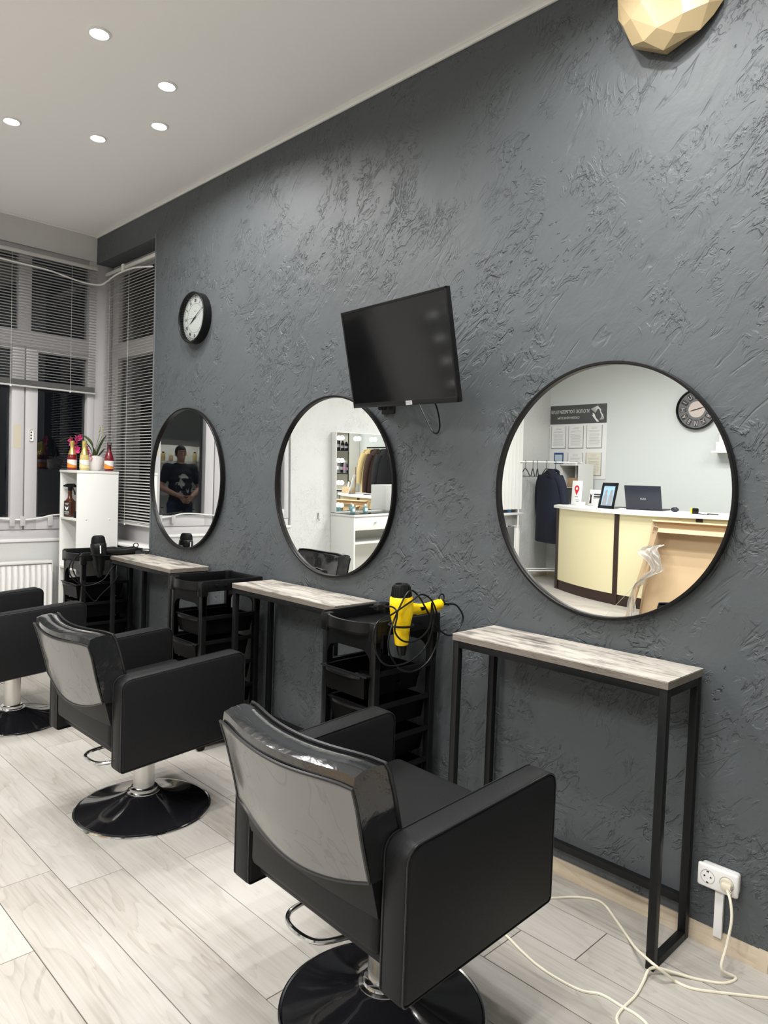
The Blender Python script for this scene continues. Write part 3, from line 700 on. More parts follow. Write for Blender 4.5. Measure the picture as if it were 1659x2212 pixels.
# ------------------------------------------------------------------ wall clock (7:10)
ck = thing('wall_clock', 'round white-faced clock with black case above the farthest mirror', 'clock', (-3.205, 0, 2.352))
rx = Euler((PI/2, 0, 0)).to_matrix(); CR = .153
MB().lathe([(0, .001), (CR, .001), (CR, .052), (CR-.002, .054), (CR-.007, .054), (CR-.009, .051), (CR-.011, .022), (0, .022)], 72, (0, 0, 0), rx, cap=False).build('case', MAT['plastic'], ck, ang=40)
MB().lathe([(0, .0235), (CR-.011, .0235)], 64, (0, 0, 0), rx, cap=False).build('dial', P('dial_white', (.86, .87, .86), .5), ck)
MB().lathe([(0, .047), (CR-.009, .047)], 64, (0, 0, 0), rx, cap=False).build('cover_glass', MAT['clear'], ck)
dm = MB()
for rr_, ww in ((.136, .0011), (.122, .0007), (.088, .0007)):
    dm.tube([(rr_*math.cos(a), -.0240, rr_*math.sin(a)) for a in [2*PI*k/72 for k in range(72)]], ww, 4, True)
for k in range(60):
    a = 2*PI*k/60; dm.tube([(.123*math.sin(a), -.0242, .123*math.cos(a)), (.135*math.sin(a), -.0242, .135*math.cos(a))], .0007 if k % 5 else .0018, 4)
dm.build('minute_track', MAT['ink'], ck)
for k, s_ in enumerate(('XII', 'I', 'II', 'III', 'IIII', 'V', 'VI', 'VII', 'VIII', 'IX', 'X', 'XI')):
    a = 2*PI*k/12; text(s_, .026, MAT['ink'], ck, (.105*math.sin(a), -.0245, .105*math.cos(a)), (PI/2, a, 0), name='numeral', sx=.75)
def hand(par, ang, ln, wd, tail, y, name, sc=1):
    m = MB(); m.prism([(-wd, -tail), (wd, -tail), (wd*1.2, ln*.35), (wd*.8, ln*.7), (0, ln), (-wd*.8, ln*.7), (-wd*1.2, ln*.35)], 0, .0012, Matrix(((1, 0, 0, 0), (0, 0, -1, 0), (0, 1, 0, 0), (0, 0, 0, 1))))
    o = m.build(name, MAT['ink'], par, loc=(0, y, 0), rot=(0, R(ang), 0)); return o
hand(ck, 240, .068, .0030, .018, -.027, 'hour_hand'); hand(ck, 61, .105, .0018, .02, -.030, 'minute_hand'); hand(ck, 268, .085, .0006, .02, -.033, 'second_hand')
MB().bx(-.012, .012, -.0245, -.0238, .040, .0425).build('printed_mark', MAT['grey_ink'], ck)

# ------------------------------------------------------------------ low-poly head high on the wall
sc = thing('head_sculpture', 'cream glossy faceted animal head mounted high on the dark wall', 'sculpture', (-.22, 0, 2.95))
b = bmesh.new()
for v in ((-0.447, -0.07, 2.937), (-0.397, -0.065, 2.837), (-0.295, -0.055, 2.786), (-0.192, -0.03, 2.818), (-0.132, -0.014, 2.889), (-0.348, -0.085, 2.822), (-0.298, -0.1, 2.836), (-0.254, -0.07, 2.815), (-0.42, -0.085, 2.898), (-0.385, -0.105, 2.899), (-0.224, -0.08, 2.859), (-0.162, -0.05, 2.878), (-0.45, -0.075, 2.999), (-0.233, -0.035, 2.809), (-0.157, -0.02, 2.853),
          (-0.437, -0.07, 3.02), (-0.347, -0.115, 2.93), (-0.247, -0.09, 2.97), (-0.132, -0.04, 3.03), (-0.367, -0.05, 3.12), (-0.227, -0.05, 3.12), (-0.417, -0.002, 2.86), (-0.417, -0.002, 3.06), (-0.152, -0.002, 2.9), (-0.307, -0.002, 2.8), (-0.152, -0.002, 3.06)):
    b.verts.new(Vector(v)-Vector((-.22, 0, 2.95)))
g = bmesh.ops.convex_hull(b, input=b.verts)
bmesh.ops.delete(b, geom=[v for v in b.verts if not v.link_faces], context='VERTS')
m = MB(); m.add(b); m.build('head', MAT['cream'], sc, smooth=False)
for s in (-1, 1):
    e = MB(); e.prism([(0, 0), (.04, .01), (.02, .05)], -.01, .01, Matrix.Translation((-.025+s*.06, -.045, .13)) @ Matrix.Rotation(PI/2, 4, 'X')); e.build('ear', MAT['cream'], sc, smooth=False)

# ------------------------------------------------------------------ double socket, trunking and the cream cable
so = thing('double_socket', 'white double wall socket beside the nearest table', 'socket', (0, 0, .228))
MB().bx(-.056, .056, -.032, -.001, -.032, .032, .010, 3).build('back_box', MAT['white_gloss'], so)
MB().bx(-.060, .060, -.043, -.028, -.036, .036, .008, 3).build('face_plate', MAT['white_gloss'], so)
for x in (-.028, .028):
    w_l = MB().lathe([(.0215, .0435), (.0205, .0437), (.0195, .0432), (.019, .0428), (0, .0428)], 32, (x, 0, 0), rx, cap=False).build('socket_well', P('socket_recess', (.42, .41, .40), .5), so)
    if x < 0:
        for dx in (-.0095, .0095): MB().lathe([(.003, .0432), (0, .0433)], 12, (x+dx, 0, .0), rx, cap=False).build('contact_hole', MAT['ink'], w_l)
        for dz in (-.0165, .0165): MB().box((x, -.0440, dz), (.007, .002, .004)).build('earth_clip', MAT['chrome'], w_l)
dc = thing('cable_trunking', 'white cable trunking running from socket to baseboard', 'trunking', (0, 0, .04))
MB().bx(-.011, .011, -.016, -.0005, 0, .155, .002).build('duct', MAT['white_gloss'], dc); MB().bx(-.0125, .0125, -.0185, -.012, .0, .155, .001).build('lid', MAT['white_gloss'], dc)
t8 = lambda a, b_, z=.0045: floor_pt(1050+a/2.724, 1780+b_/2.724, z)
cord = thing('extension_cord', 'cream power cable plugged into the socket and snaking over the floor', 'cord', t8(1400, 935, 0))
c0 = cord.location
pts = [Vector((.036, -.062, .222)), Vector((.055, -.085, .205)), Vector((.066, -.10, .16)), Vector((.062, -.115, .09)), Vector((.060, -.14, .03)), t8(1470, 905, .006)]
pts += [t8(1400, 937), t8(1250, 915), t8(1100, 872, .012), t8(1000, 846, .022), t8(955, 862, .018), t8(925, 930, .006)]
pts += [t8(a, b_) for a, b_ in ((880, 1010), (800, 1090), (770, 1140), (785, 1190), (840, 1230), (920, 1220), (950, 1185), (880, 1120), (800, 1075), (680, 1005), (560, 980), (420, 910), (300, 830), (200, 740), (110, 650))]
pts += [Vector((-.62, -.42, .0045)), Vector((-.60, -.26, .0045)), Vector((-.52, -.20, .0045))]
pts += [t8(a, b_, .0048) for a, b_ in ((400, 435), (520, 430), (640, 445), (700, 480), (760, 560), (830, 660))]+[t8(880, 730, .025), t8(950, 795, .048), t8(1010, 845, .046), t8(1080, 900, .020)]+[t8(a, b_, .0048) for a, b_ in ((1120, 930), (1220, 970), (1400, 995), (1659, 1025), (1900, 1060))]
MB().tube([p-c0 for p in spline(pts, 10)], .0042, 8).build('cable', MAT['cordw'], cord)
pl = MB(); pl.cyl((.028, -.042, .228), (.028, -.052, .228), .019, .017, 28); pl.box((.032, -.058, .226), (.030, .016, .022), .006)
for k in range(4): pl.box((.041+.0035*k, -.062-.004*k, .222-.002*k), (.002, .012, .014), .0006)
pl.xf(Matrix.Translation(-c0)); pl.build('plug', MAT['cordw'], cord)

# ------------------------------------------------------------------ corner: shelf unit, bottles, orchid, radiator, window cable
SX0, SX1, SY0, SY1, SZ = -4.545, -4.228, -.312, -.022, 1.402
su = thing('shelf_unit', 'tall narrow white shelf unit standing in the window corner', 'shelf', ((SX0+SX1)/2, (SY0+SY1)/2, 0))
a, b2 = (SX1-SX0)/2, (SY1-SY0)/2
MB().bx(-a, -a+.016, -b2, b2, 0, SZ-.018, .0008).build('side_panel', MAT['white'], su)
sp = MB().bx(a-.016, a, -b2, b2, 0, SZ-.018, .0008).build('side_panel', MAT['white'], su)
MB().bx(-a-.003, a+.003, -b2-.003, b2, SZ-.018, SZ, .0008).build('top_board', MAT['white'], su)
MB().bx(-a+.016, a-.016, b2-.004, b2, .03, SZ-.018).build('back_panel', MAT['white'], su)
for z in (1.050, .70, .36, .04): MB().bx(-a+.016, a-.016, -b2+.001, b2-.004, z, z+.016, .0006).build('shelf_board', MAT['white'], su)
for y in (-.082, .082): MB().sphere((a, y, 1.062), .0075, (.45, 1, 1)).build('screw_cap', MAT['white_gloss'], sp)

def lab_mat(name, base, band, z0, z1, zb):   # printed bottle label
    m = P(name, base, .5); t = NT(m); tc = t.n('TexCoord'); sx = t.n('SeparateXYZ'); t.l(tc.outputs['Object'], sx.inputs[0])
    wav = t.math('ADD', sx.outputs['Z'], t.math('MULTIPLY', sx.outputs['X'], .35))
    t.l(t.ramp(t.math('DIVIDE', t.math('SUBTRACT', wav, z0), z1-z0), [(0, band), (zb, band), (zb+.02, (.05, .02, .02)), (zb+.05, base), (1, base)]), t.b.inputs['Base Color']); return m
rot_fix = None
def bottle(name, label, loc, liquid, foil, lab, rot=0, clear=False):
    t = thing(name, label, 'bottle', loc, (0, 0, rot), 'bottles on the shelf unit')
    MB().lathe([(0, .002), (.027, 0), (.031, .004), (.032, .02), (.032, .085), (.029, .105), (.020, .128), (.0135, .150), (.0125, .19), (0, .19)], 28).build('glass', liquid, t, ang=50)
    MB().lathe([(.0325, .018), (.0325, .075)], 28, cap=False).build('label', lab, t)
    if clear: MB().lathe([(.0145, .150), (.014, .19), (.015, .192), (.015, .204), (0, .204)], 20).build('stopper', MAT['clear'], t)
    else:
        fm = MB().lathe([(.0285, .112), (.0215, .130), (.0155, .150), (.0145, .18), (.017, .186), (.0165, .205), (.012, .210), (0, .210)], 22)
        for v in fm.bm.verts: v.co += Vector((random.uniform(-1, 1), random.uniform(-1, 1), random.uniform(-1, 1)))*.0011
        fm.build('foil', foil, t)
    return t
red = P('red_wine', (.20, .012, .014), .08, coat=.5); rose = P('dark_rose_drink', (.16, .008, .018), .08, coat=.5); pale = P('pale_sparkling', (.62, .50, .20), .08, coat=.5)
gold = P('gold_foil', (.82, .66, .22), .28, .75)
l1 = lab_mat('red_label', (.80, .76, .72), (.75, .26, .03), .018, .075, .45); l2 = lab_mat('pale_label', (.82, .80, .76), (.75, .66, .36), .018, .075, .5)
bottle('wine_bottle', 'small gold-foiled red bottle at the left edge of the shelf unit', (-4.478, -.255, SZ), red, gold, l1, .6)
bottle('wine_bottle', 'small gold-foiled pale sparkling bottle in front of the orchid pot', (-4.335, -.225, SZ), pale, gold, l2, .4)
bottle('wine_bottle', 'dark red bottle with clear stopper right of the orchid pot', (-4.272, -.075, SZ), rose, gold, l1, .8, True)
# orchid
po = thing('potted_orchid', 'pink orchid in a white wave-rimmed pot on the shelf unit', 'plant', (-4.385, -.135, SZ)); po.scale = (1.25, 1.25, 1.25)
def pot(u, v):
    a_ = 2*PI*u; r_ = .026+.038*v**.6+.008*v*math.cos(2*a_)
    return (r_*math.cos(a_), r_*math.sin(a_), v*(.072+.014*math.cos(a_*2+.6)))
MB().grid(pot, 32, 10, .003, True).build('pot', MAT['white_gloss'], po, ang=60)
MB().lathe([(0, .0), (.024, 0), (.024, .004), (0, .004)], 24).build('pot_base', MAT['white_gloss'], po)
MB().lathe([(0, .052), (.046, .052)], 20, cap=False).build('soil', P('bark', (.05, .03, .02), .9), po)
leafm = P('orchid_leaf', (.075, .115, .03), .35); stemm = P('orchid_stem', (.10, .12, .05), .5); pink = P('orchid_petal', (.62, .05, .22), .5)
def leaf(pts, wd):
    c = spline(pts, 5)
    def f(u, v):
        k = u*(len(c)-1); i = min(int(k), len(c)-2); p = c[i].lerp(c[i+1], k-i); tg = (c[i+1]-c[i]).normalized(); s_ = tg.cross(Vector((0, 0, 1))); s_ = s_.normalized() if s_.length > .01 else Vector((1, 0, 0))
        w = wd*math.sin(PI*min(1, u*.9+.08))**.7; q = (v-.5)*2
        return p+s_*q*w+Vector((0, 0, abs(q)*w*.35))
    MB().grid(f, 14, 4, .0012).build('leaf', leafm, po, ang=70)
leaf([(0, 0, .06), (-.01, -.02, .13), (-.05, -.06, .175), (-.10, -.10, .185), (-.15, -.14, .165)], .011)
leaf([(0, 0, .06), (.0, -.01, .14), (-.03, -.03, .19), (-.09, -.08, .215)], .010)
leaf([(.01, 0, .06), (.03, .01, .12), (.06, .02, .17), (.09, .03, .205)], .009)
leaf([(0, .01, .06), (.02, -.01, .12), (.0, -.03, .17), (-.05, -.05, .20), (-.08, -.08, .17)], .012)
leaf([(.01, 0, .06), (.04, .02, .10), (.07, .03, .13)], .008)
for q, (dx, dy) in enumerate(((.015, .02), (.03, .03))):
    MB().tube(spline([(0, 0, .06), (dx*.4, dy*.4, .14), (dx, dy, .20), (dx*1.2-.01*q, dy*1.2, .245), (dx*1.1, dy, .262)], 5), .0014, 5).build('stem', stemm, po)
    for k in range(5): MB().sphere((dx*1.1+random.uniform(-.008, .008), dy*1.1, .205+.012*k), .004, (1, 1, 1.4), 8, 6).build('bud', P('bud', (.38, .36, .18), .5) if k == 0 and q == 0 else bpy.data.materials['bud'], po)
def flower(c, s_, rot):
    m = MB()
    for k in range(5):
        a_ = 2*PI*k/5+rot
        def f(u, v, a_=a_):
            r_ = u*s_; w = (v-.5)*s_*1.0*math.sin(PI*min(1, u*.85+.1))
            return (r_*math.cos(a_)-w*math.sin(a_), -.35*r_*u-.004*math.cos(3*v), r_*math.sin(a_)+w*math.cos(a_))
        m.grid(f, 5, 4, .0006)
    m.xf(Matrix.Translation(c) @ Matrix.Rotation(random.uniform(-.4, .8), 4, 'Z')); o_ = m.build('flower', pink, po, ang=70)
    MB().sphere((c[0], c[1]-.004, c[2]), .0055, (1, 1, 1), 8, 6).build('flower_centre', P('orchid_centre', (.35, .01, .08), .5) if 'orchid_centre' not in bpy.data.materials else bpy.data.materials['orchid_centre'], o_)
for c, s_ in (((-.118, -.08, .168), .030), ((-.06, -.075, .172), .028), ((-.045, -.06, .190), .022), ((-.065, -.07, .120), .026), ((.012, -.05, .135), .024), ((.022, -.045, .105), .022), ((.0, -.055, .092), .020), ((.042, -.03, .075), .024), ((.03, -.05, .115), .018)): flower(c, s_, random.random())
# spray bottle
sb = thing('spray_bottle', 'amber spray bottle with black trigger on the upper shelf', 'bottle', (-4.462, -.272, 1.066), (0, 0, R(15)))
amber = P('amber_plastic', (.075, .018, .006), .12, coat=.5)
m = MB().box((0, 0, .060), (.066, .056, .118), .009, 3); m.lathe([(.032, .117), (.026, .126), (.016, .136), (.0135, .16), (.015, .172), (.0135, .19), (0, .19)], 24); m.build('body', amber, sb, ang=45)
lb = MB().bx(-.026, .026, -.0292, -.028, .012, .105, .0004).build('label', MAT['ink'], sb)
text('WATER', .0135, MAT['paper'], lb, (0, -.0297, .036), sx=.9); 
for k, (wd, zz) in enumerate(((.018, .097), (.012, .091), (.018, .022))): MB().bx(-wd, wd, -.0297, -.0292, zz, zz+.0022).build('printed_line', MAT['paper'], lb)
em_ = MB(); em_.prism([(-.016, .078), (-.004, .070), (0, .062), (.004, .070), (.016, .078), (.011, .060), (.004, .050), (-.004, .050), (-.011, .060)], 0, .0005, Matrix(((1, 0, 0, 0), (0, 0, -1, -.0292), (0, 1, 0, 0), (0, 0, 0, 1)))); em_.build('emblem', MAT['paper'], lb)
m = MB().lathe([(.0155, .188), (.0155, .212), (.012, .216), (0, .216)], 20); 
m.prism([(-.055, .218), (-.052, .226), (-.02, .238), (.03, .240), (.046, .230), (.05, .214), (.02, .214), (-.01, .212)], -.010, .010, Matrix(((1, 0, 0, 0), (0, 0, 1, 0), (0, 1, 0, 0), (0, 0, 0, 1))))
m.build('sprayer_head', MAT['plastic'], sb); m = MB().tube(spline([(.022, 0, .214), (.030, 0, .198), (.040, 0, .182), (.046, 0, .160)], 5), .005, 8).build('trigger', MAT['plastic'], sb)
sb.rotation_euler = (0, 0, R(25))
o = MB().lathe([(0, 0), (.016, 0), (.017, .03), (.012, .034), (.012, .046), (0, .046)], 20).build('cream_jar', MAT['plastic'], None, loc=(-4.352, -.27, 1.066)); tag(o, 'small black jar behind the spray bottle on the shelf', 'jar')
# radiator
rd = thing('radiator', 'white ribbed panel radiator under the end window', 'radiator', (XW+.052, -.95, .10))
MB().bx(-.03, .055, -.70, .62, .622, .640, .003).build('top_grille', MAT['white_gloss'], rd)
for y in (-.70, .618): MB().bx(-.03, .055, y, y+.003, .02, .625).build('end_panel', MAT['white_gloss'], rd)
def ribs(u, v):
    y_ = -.695+1.31*u; k = .5+.5*math.cos(2*PI*u*33)
    return (.045+.016*min(1, max(0, (k-.25)*1.9))*min(1, 8*v, 8*(1-v)), y_, .03+.585*v)
MB().grid(ribs, 33*8, 8).build('front_panel', MAT['white_gloss'], rd, ang=60)
MB().bx(-.02, .042, -.69, .61, .03, .61).build('rear_panel', MAT['white_gloss'], rd)
for y in (-.5, .5):
    MB().bx(-.05, -.02, y-.02, y+.02, .1, .55).build('wall_bracket', MAT['white_gloss'], rd)
MB().tube([(0, .64, .06), (0, .655, .0), (0, .655, -.098)], .009, 10).build('pipe', MAT['white_gloss'], rd)
# white cables taped to the window
t = thing('window_cable', 'white cable sagging along the lower window frame', 'cable', (XW+.015, -.7, 1.04))
MB().tube(spline([(0, -1.1, .01), (0.006, -.6, .0), (.006, -.15, .03), (.006, .02, .008), (.006, .10, -.002), (.006, .20, -.006), (.006, .30, .004), (.006, .40, .026), (.006, .52, .03), (.006, .62, .026)], 8), .006, 8).build('cable', MAT['white_gloss'], t)
for y in (-.02, .10, .17, .36): MB().bx(.011, .013, y, y+.035, -.05, .02, .0005).build('tape', P('clear_tape', (.55, .53, .52), .25), t)
t = thing('window_cable', 'white cable hanging behind the blinds near the window top', 'cable', (XW+.002, -.4, 2.75))
MB().tube(spline([(.046, -1.2, .13), (.046, -.6, .105), (.046, -.28, .088), (.046, .026, .079), (.046, .22, .052), (.046, .326, .046), (.07, .40, .05), (.14, .418, .066), (.30, .420, .090), (.56, .420, .088), (.85, .422, .047)], 8), .006, 8).build('cable', MAT['white_gloss'], t)

# ================================================================== the other side of the room (seen in the mirrors)
desk_y = lambda x: -4.97-.25*(x+2.6)**2
CZ = 1.03
dk = thing('reception_desk', 'curved cream reception desk with dark brown posts and white counter', 'desk', (-2.6, -5.3, 0))
creamp = P('cream_laminate', (.86, .78, .50), .4); brown = P('wenge_laminate', (.035, .018, .013), .45)
D0 = Vector((-2.6, -5.3, 0))
def arcband(x0, x1, o0, o1, z0, z1, n=14):
    xs_ = [x0+(x1-x0)*k/n for k in range(n+1)]
    poly = [(x-D0.x, desk_y(x)+o1-D0.y) for x in xs_]+[(x-D0.x, desk_y(x)+o0-D0.y) for x in xs_[::-1]]
    return MB().prism(poly, z0, z1)
posts = (-4.0, -2.985, -2.115, -1.2)
for a_, b_ in zip(posts, posts[1:]):
    arcband(a_+.03, b_-.03, -.02, 0, .12, CZ-.03).build('front_panel', creamp, dk, ang=20)
    arcband(a_+.03, b_-.03, -.03, -.004, 0, .12).build('plinth', brown, dk, ang=20)
for a_ in posts: arcband(a_-.03, a_+.03, -.04, .008, 0, CZ-.03, 2).build('post', brown, dk, ang=20)
xs_ = [-4.06+(2.92)*k/30 for k in range(31)]
poly = [(x-D0.x, desk_y(x)+.045-D0.y) for x in xs_]
poly += [(-1.10-D0.x, -5.72-D0.y), (-1.22-D0.x, -5.95-D0.y), (-1.6-D0.x, -5.70-D0.y), (-2.6-D0.x, -5.58-D0.y), (-3.4-D0.x, -5.75-D0.y), (-3.70-D0.x, -5.90-D0.y), (-3.85-D0.x, -5.93-D0.y), (-4.02-D0.x, -5.86-D0.y), (-4.12-D0.x, -5.66-D0.y)]
MB().prism(poly, CZ-.032, CZ).build('counter_top', MAT['white'], dk, ang=20)
for x, y in ((-3.9, -5.75), (-1.3, -5.75)): MB().bx(x-.02-D0.x, x+.02-D0.x, y-.02-D0.y, y+.02-D0.y, 0, CZ-.032).build('rear_leg', brown, dk)
def wallthing(name, label, cat, x, z, group=None): return thing(name, label, cat, (x, YF, z), (0, 0, PI), group)
# consumer information board
bd = wallthing('notice_board', 'white notice board with dark lettered header and framed documents', 'notice board', -4.29, 1.345)
MB().bx(-.425, .425, -.008, -.001, 0, .99, .002).build('panel', MAT['paper'], bd)
hd = MB().bx(-.42, .42, -.011, -.007, .735, .985, .001).build('header', P('graphite_print', (.085, .088, .09), .5), bd)
text('УГОЛОК ПОТРЕБИТЕЛЯ', .062, MAT['paper'], hd, (.115, -.0125, .895), sx=.80); text('САЛОН КРАСОТЫ', .044, MAT['paper'], hd, (.14, -.0125, .815), sx=.85)
mx = Matrix(((1, 0, 0, 0), (0, 0, -1, -.0118), (0, 1, 0, 0), (0, 0, 0, 1)))
em_ = MB(); em_.prism([(-.27, .80), (-.245, .855), (-.215, .87), (-.225, .84), (-.205, .845), (-.225, .82), (-.25, .79), (-.285, .75), (-.315, .755)], 0, .001, mx)
for k in range(7):
    pts_ = spline([(-.255+.01*k, -.0125, .87+.008*k), (-.29, -.0125, .92+.006*k), (-.335+.006*k, -.0125, .91+.004*k), (-.33-.008*k, -.0125, .87-.012*k), (-.37+.008*k, -.0125, .84-.010*k)], 5)
    em_.tube(pts_, .003, 5)
em_.build('emblem', MAT['paper'], hd)
yel = P('ivory_paper', (.78, .74, .62), .6)
for k, (x, z, mt) in enumerate(((.285, .405, 'paper'), (.02, .405, 'paper'), (-.25, .405, 'paper'), (.02, .045, 'paper'), (-.25, .045, None))):
    # local x is mirrored (facing the room), so +x here is towards the corner
    fr_ = MB().bx(x-.115, x+.115, -.010, -.0078, z, z+.305, .001).build('pocket', MAT['grey_ink'], bd)
    MB().bx(x-.106, x+.106, -.0115, -.0098, z+.010, z+.305).build('document', MAT[mt] if mt else yel, fr_)
    ln = MB()
    for q in range(17):
        if q in (2, 5): continue
        hw = (.05 if q < 3 else .085)*random.uniform(.75, 1); ln.bx(x-hw, x+hw, -.0121, -.0114, z+.275-.0145*q, z+.275-.0145*q+.004)
    ln.build('printed_lines', P('light_ink', (.45, .45, .47), .6) if 'light_ink' not in bpy.data.materials else bpy.data.materials['light_ink'], fr_)
bl_ = MB().bx(.20, .345, -.012, -.0078, .20, .35, .001).build('pocket', P('blue_print', (.02, .06, .22), .5), bd); MB().bx(.215, .33, -.0128, -.0115, .21, .325).build('document', P('pale_blue_print', (.5, .6, .7), .5), bl_)
# big loft clock (mirrored in the big mirror)
lc = wallthing('loft_clock', 'large dark loft clock with letter plates on the far wall', 'clock', -2.715, 2.195)
rx_ = Euler((PI/2, 0, 0)).to_matrix(); K = .237
MB().lathe([(0, .001), (K, .001), (K, .058), (K-.004, .062), (K-.012, .058), (K-.02, .03), (0, .03)], 64, (0, 0, 0), rx_, cap=False).build('case', MAT['plastic'], lc)
MB().lathe([(0, .031), (K-.02, .031)], 64, (0, 0, 0), rx_, cap=False).build('dial', P('loft_dial', (.16, .165, .17), .6), lc)
MB().lathe([(0, .033), (.095, .033)], 48, (0, 0, 0), rx_, cap=False).build('centre_disc', P('loft_centre', (.62, .53, .49), .6), lc)
plm = P('letter_plate', (.05, .05, .055), .5); lpm = P('letter_pink', (.60, .52, .50), .6)
for k, c_ in enumerate('HUIHAEИX8TVI'):
    a_ = 2*PI*k/12; px_, pz_ = .160*math.sin(a_), .160*math.cos(a_)
    p_ = MB().box((0, 0, 0), (.050, .004, .078), .001).build('letter_plate', plm, lc, loc=(px_, -.034, pz_), rot=(0, a_, 0))
    text(c_, .075, lpm, p_, (0, -.0028, 0), (PI/2, 0, 0), sx=.8)
hand(lc, 104, .085, .005, .02, -.036, 'hour_hand'); hand(lc, 285, .11, .004, .02, -.040, 'minute_hand')
# floating shelf with boxes
fs = wallthing('wall_shelf', 'white floating shelf on the far wall right of the loft clock', 'shelf', -2.02, 1.68)
MB().bx(-.45, .45, -.20, 0, 0, .025, .002).build('board', MAT['white'], fs)
for x in (-.3, .3): MB().bx(x-.01, x+.01, -.12, -.001, -.03, 0).build('bracket', MAT['white'], fs)
for x, mt, lab, sz, zz in ((-2.36, 'white_gloss', 'white box on the floating shelf', (.14, .12, .10), 1.705), (-2.345, 'white', 'small white box stacked on another on the floating shelf', (.11, .10, .08), 1.805), (-2.34, 'plastic', 'black jar on top of the stacked white boxes', (.09, .09, .075), 1.885)):
    t = thing('storage_box', lab, 'box', (x, YF+.10, zz)); MB().bx(-sz[0]/2, sz[0]/2, -sz[1]/2, sz[1]/2, 0, sz[2]*.7, .004).build('base', MAT[mt], t); MB().bx(-sz[0]/2-.002, sz[0]/2+.002, -sz[1]/2-.002, sz[1]/2+.002, sz[2]*.7, sz[2], .004).build('lid', MAT[mt], t)
# things on the counter
def lean(t, w, h, mat, th=.004, tilt=R(12), z0=0, name='panel'):
    m_ = MB().bx(-w/2, w/2, 0, th, 0, h, .0008); o_ = m_.build(name, mat, t); o_.rotation_euler = (-tilt, 0, 0); o_.location = (0, 0, z0); return o_
face = lambda x, y: math.atan2(-(x-(-.2)), 1)*0+PI+.35     # stands facing the salon
def stand(name, label, cat, x, y, w, h, mat, tilt, rot=PI+.25):
    t = thing(name, label, cat, (x, y, CZ), (0, 0, rot)); p_ = lean(t, w, h, mat, .004, tilt)
    MB().bx(-w/2, w/2, -.01, .09, 0, .004, .001).build('foot', MAT['clear'], t); return t, p_
t, p_ = stand('counter_sign', 'white counter sign with a red map pin', 'sign', -3.90, -5.70, .235, .42, MAT['paper'], R(4))
redm = P('pin_red', (.62, .03, .03), .4)
m = MB(); m.lathe([(.022, .0045), (.055, .0045)], 32, (0, 0, .285), rx_, cap=False); m.prism([(-.049, .262), (.049, .262), (.012, .19), (0, .17), (-.012, .19)], .004, .0048, Matrix(((1, 0, 0, 0), (0, 0, -1, 0), (0, 1, 0, 0), (0, 0, 0, 1)))); m.lathe([(.022, .0047), (.049, .0047)], 32, (0, 0, .285), rx_, cap=False)
m.build('map_pin', redm, p_); MB().lathe([(0, .0052), (.023, .0052)], 24, (0, 0, .285), rx_, cap=False).build('pin_eye', MAT['paper'], p_)
for w0, w1, z in ((-.035, .035, .14), (-.06, .02, .085), (-.06, .0, .06)): MB().bx(w0, w1, -.0012, 0, z, z+.008).build('printed_line', MAT['ink'], p_)
t.scale = (.72, .72, .72)
t, p_ = stand('promo_card', 'white promotional card printed with dark figures behind the framed photo', 'card', -3.60, -5.66, .25, .20, MAT['paper'], R(6))
for q in range(4): MB().bx(-.055, .055, -.0012, 0, .05+.028*q, .05+.028*q+.018).build('printed_line', MAT['ink'], p_)
for s in (-1, 1): MB().prism([(s*.10-.018, .03), (s*.10+.018, .03), (s*.10+.012, .10), (s*.10+.02, .16), (s*.10, .13), (s*.10-.02, .16), (s*.10-.012, .10)], .0003, .0012, Matrix(((1, 0, 0, 0), (0, 0, -1, 0), (0, 1, 0, 0), (0, 0, 0, 1)))).build('printed_figure', brown, p_)
t, p_ = stand('photo_frame', 'black picture frame with blue photo on the counter', 'picture frame', -3.28, -5.30, .225, .30, MAT['plastic'], R(14))
im = P('blue_photo', (.30, .48, .70), .35); MB().bx(-.085, .085, -.002, 0, .035, .265).build('photo', im, p_)
for s in (-1, 1): MB().prism([(s*.038-.03, .04), (s*.038+.03, .04), (s*.038+.03, .14), (s*.038+.018, .17), (s*.038+.016, .21), (s*.038, .225), (s*.038-.016, .21), (s*.038-.018, .17), (s*.038-.03, .14)], .002, .0028, Matrix(((1, 0, 0, 0), (0, 0, -1, 0), (0, 1, 0, 0), (0, 0, 0, 1)))).build('printed_silhouette', MAT['grey_ink'], p_)
m = MB()
for a in ((-.1125, -.085, 0, .30), (.085, .1125, 0, .30), (-.1125, .1125, 0, .03), (-.1125, .1125, .27, .30)): m.bx(a[0], a[1], -.012, 0, a[2], a[3], .002)
m.build('moulding', MAT['plastic'], p_)
t = thing('card_holder', 'small white card holder in front of the counter sign', 'card holder', (-3.66, -5.42, CZ), (0, 0, PI+.3)); lean(t, .09, .06, MAT['white_gloss'], .003, R(18)); MB().bx(-.045, .045, -.02, .03, 0, .02, .003).build('base', MAT['white_gloss'], t)
t = thing('candle_jar', 'cream candle jar beside the framed photo', 'jar', (-3.47, -5.44, CZ)); MB().lathe([(0, 0), (.045, 0), (.047, .08), (.044, .084), (0, .084)], 28).build('jar', P('cream_wax', (.75, .72, .65), .5), t); MB().lathe([(0, .084), (.047, .084), (.046, .10), (0, .10)], 28).build('lid', MAT['white_gloss'], t)
t = thing('notebook', 'dark notebook lying between the photo frame and laptop', 'notebook', (-3.17, -5.48, CZ), (0, 0, .2)); t.scale = (.8, .8, 1); MB().bx(-.09, .09, -.07, .07, 0, .012, .002).build('pages', MAT['paper'], t); MB().bx(-.092, .092, -.072, .072, .012, .018, .002).build('cover', MAT['plastic'], t)
lp = thing('laptop', 'open dark blue laptop on the reception counter, lid to the room', 'laptop', (-2.86, -5.37, CZ), (0, 0, PI-.1))
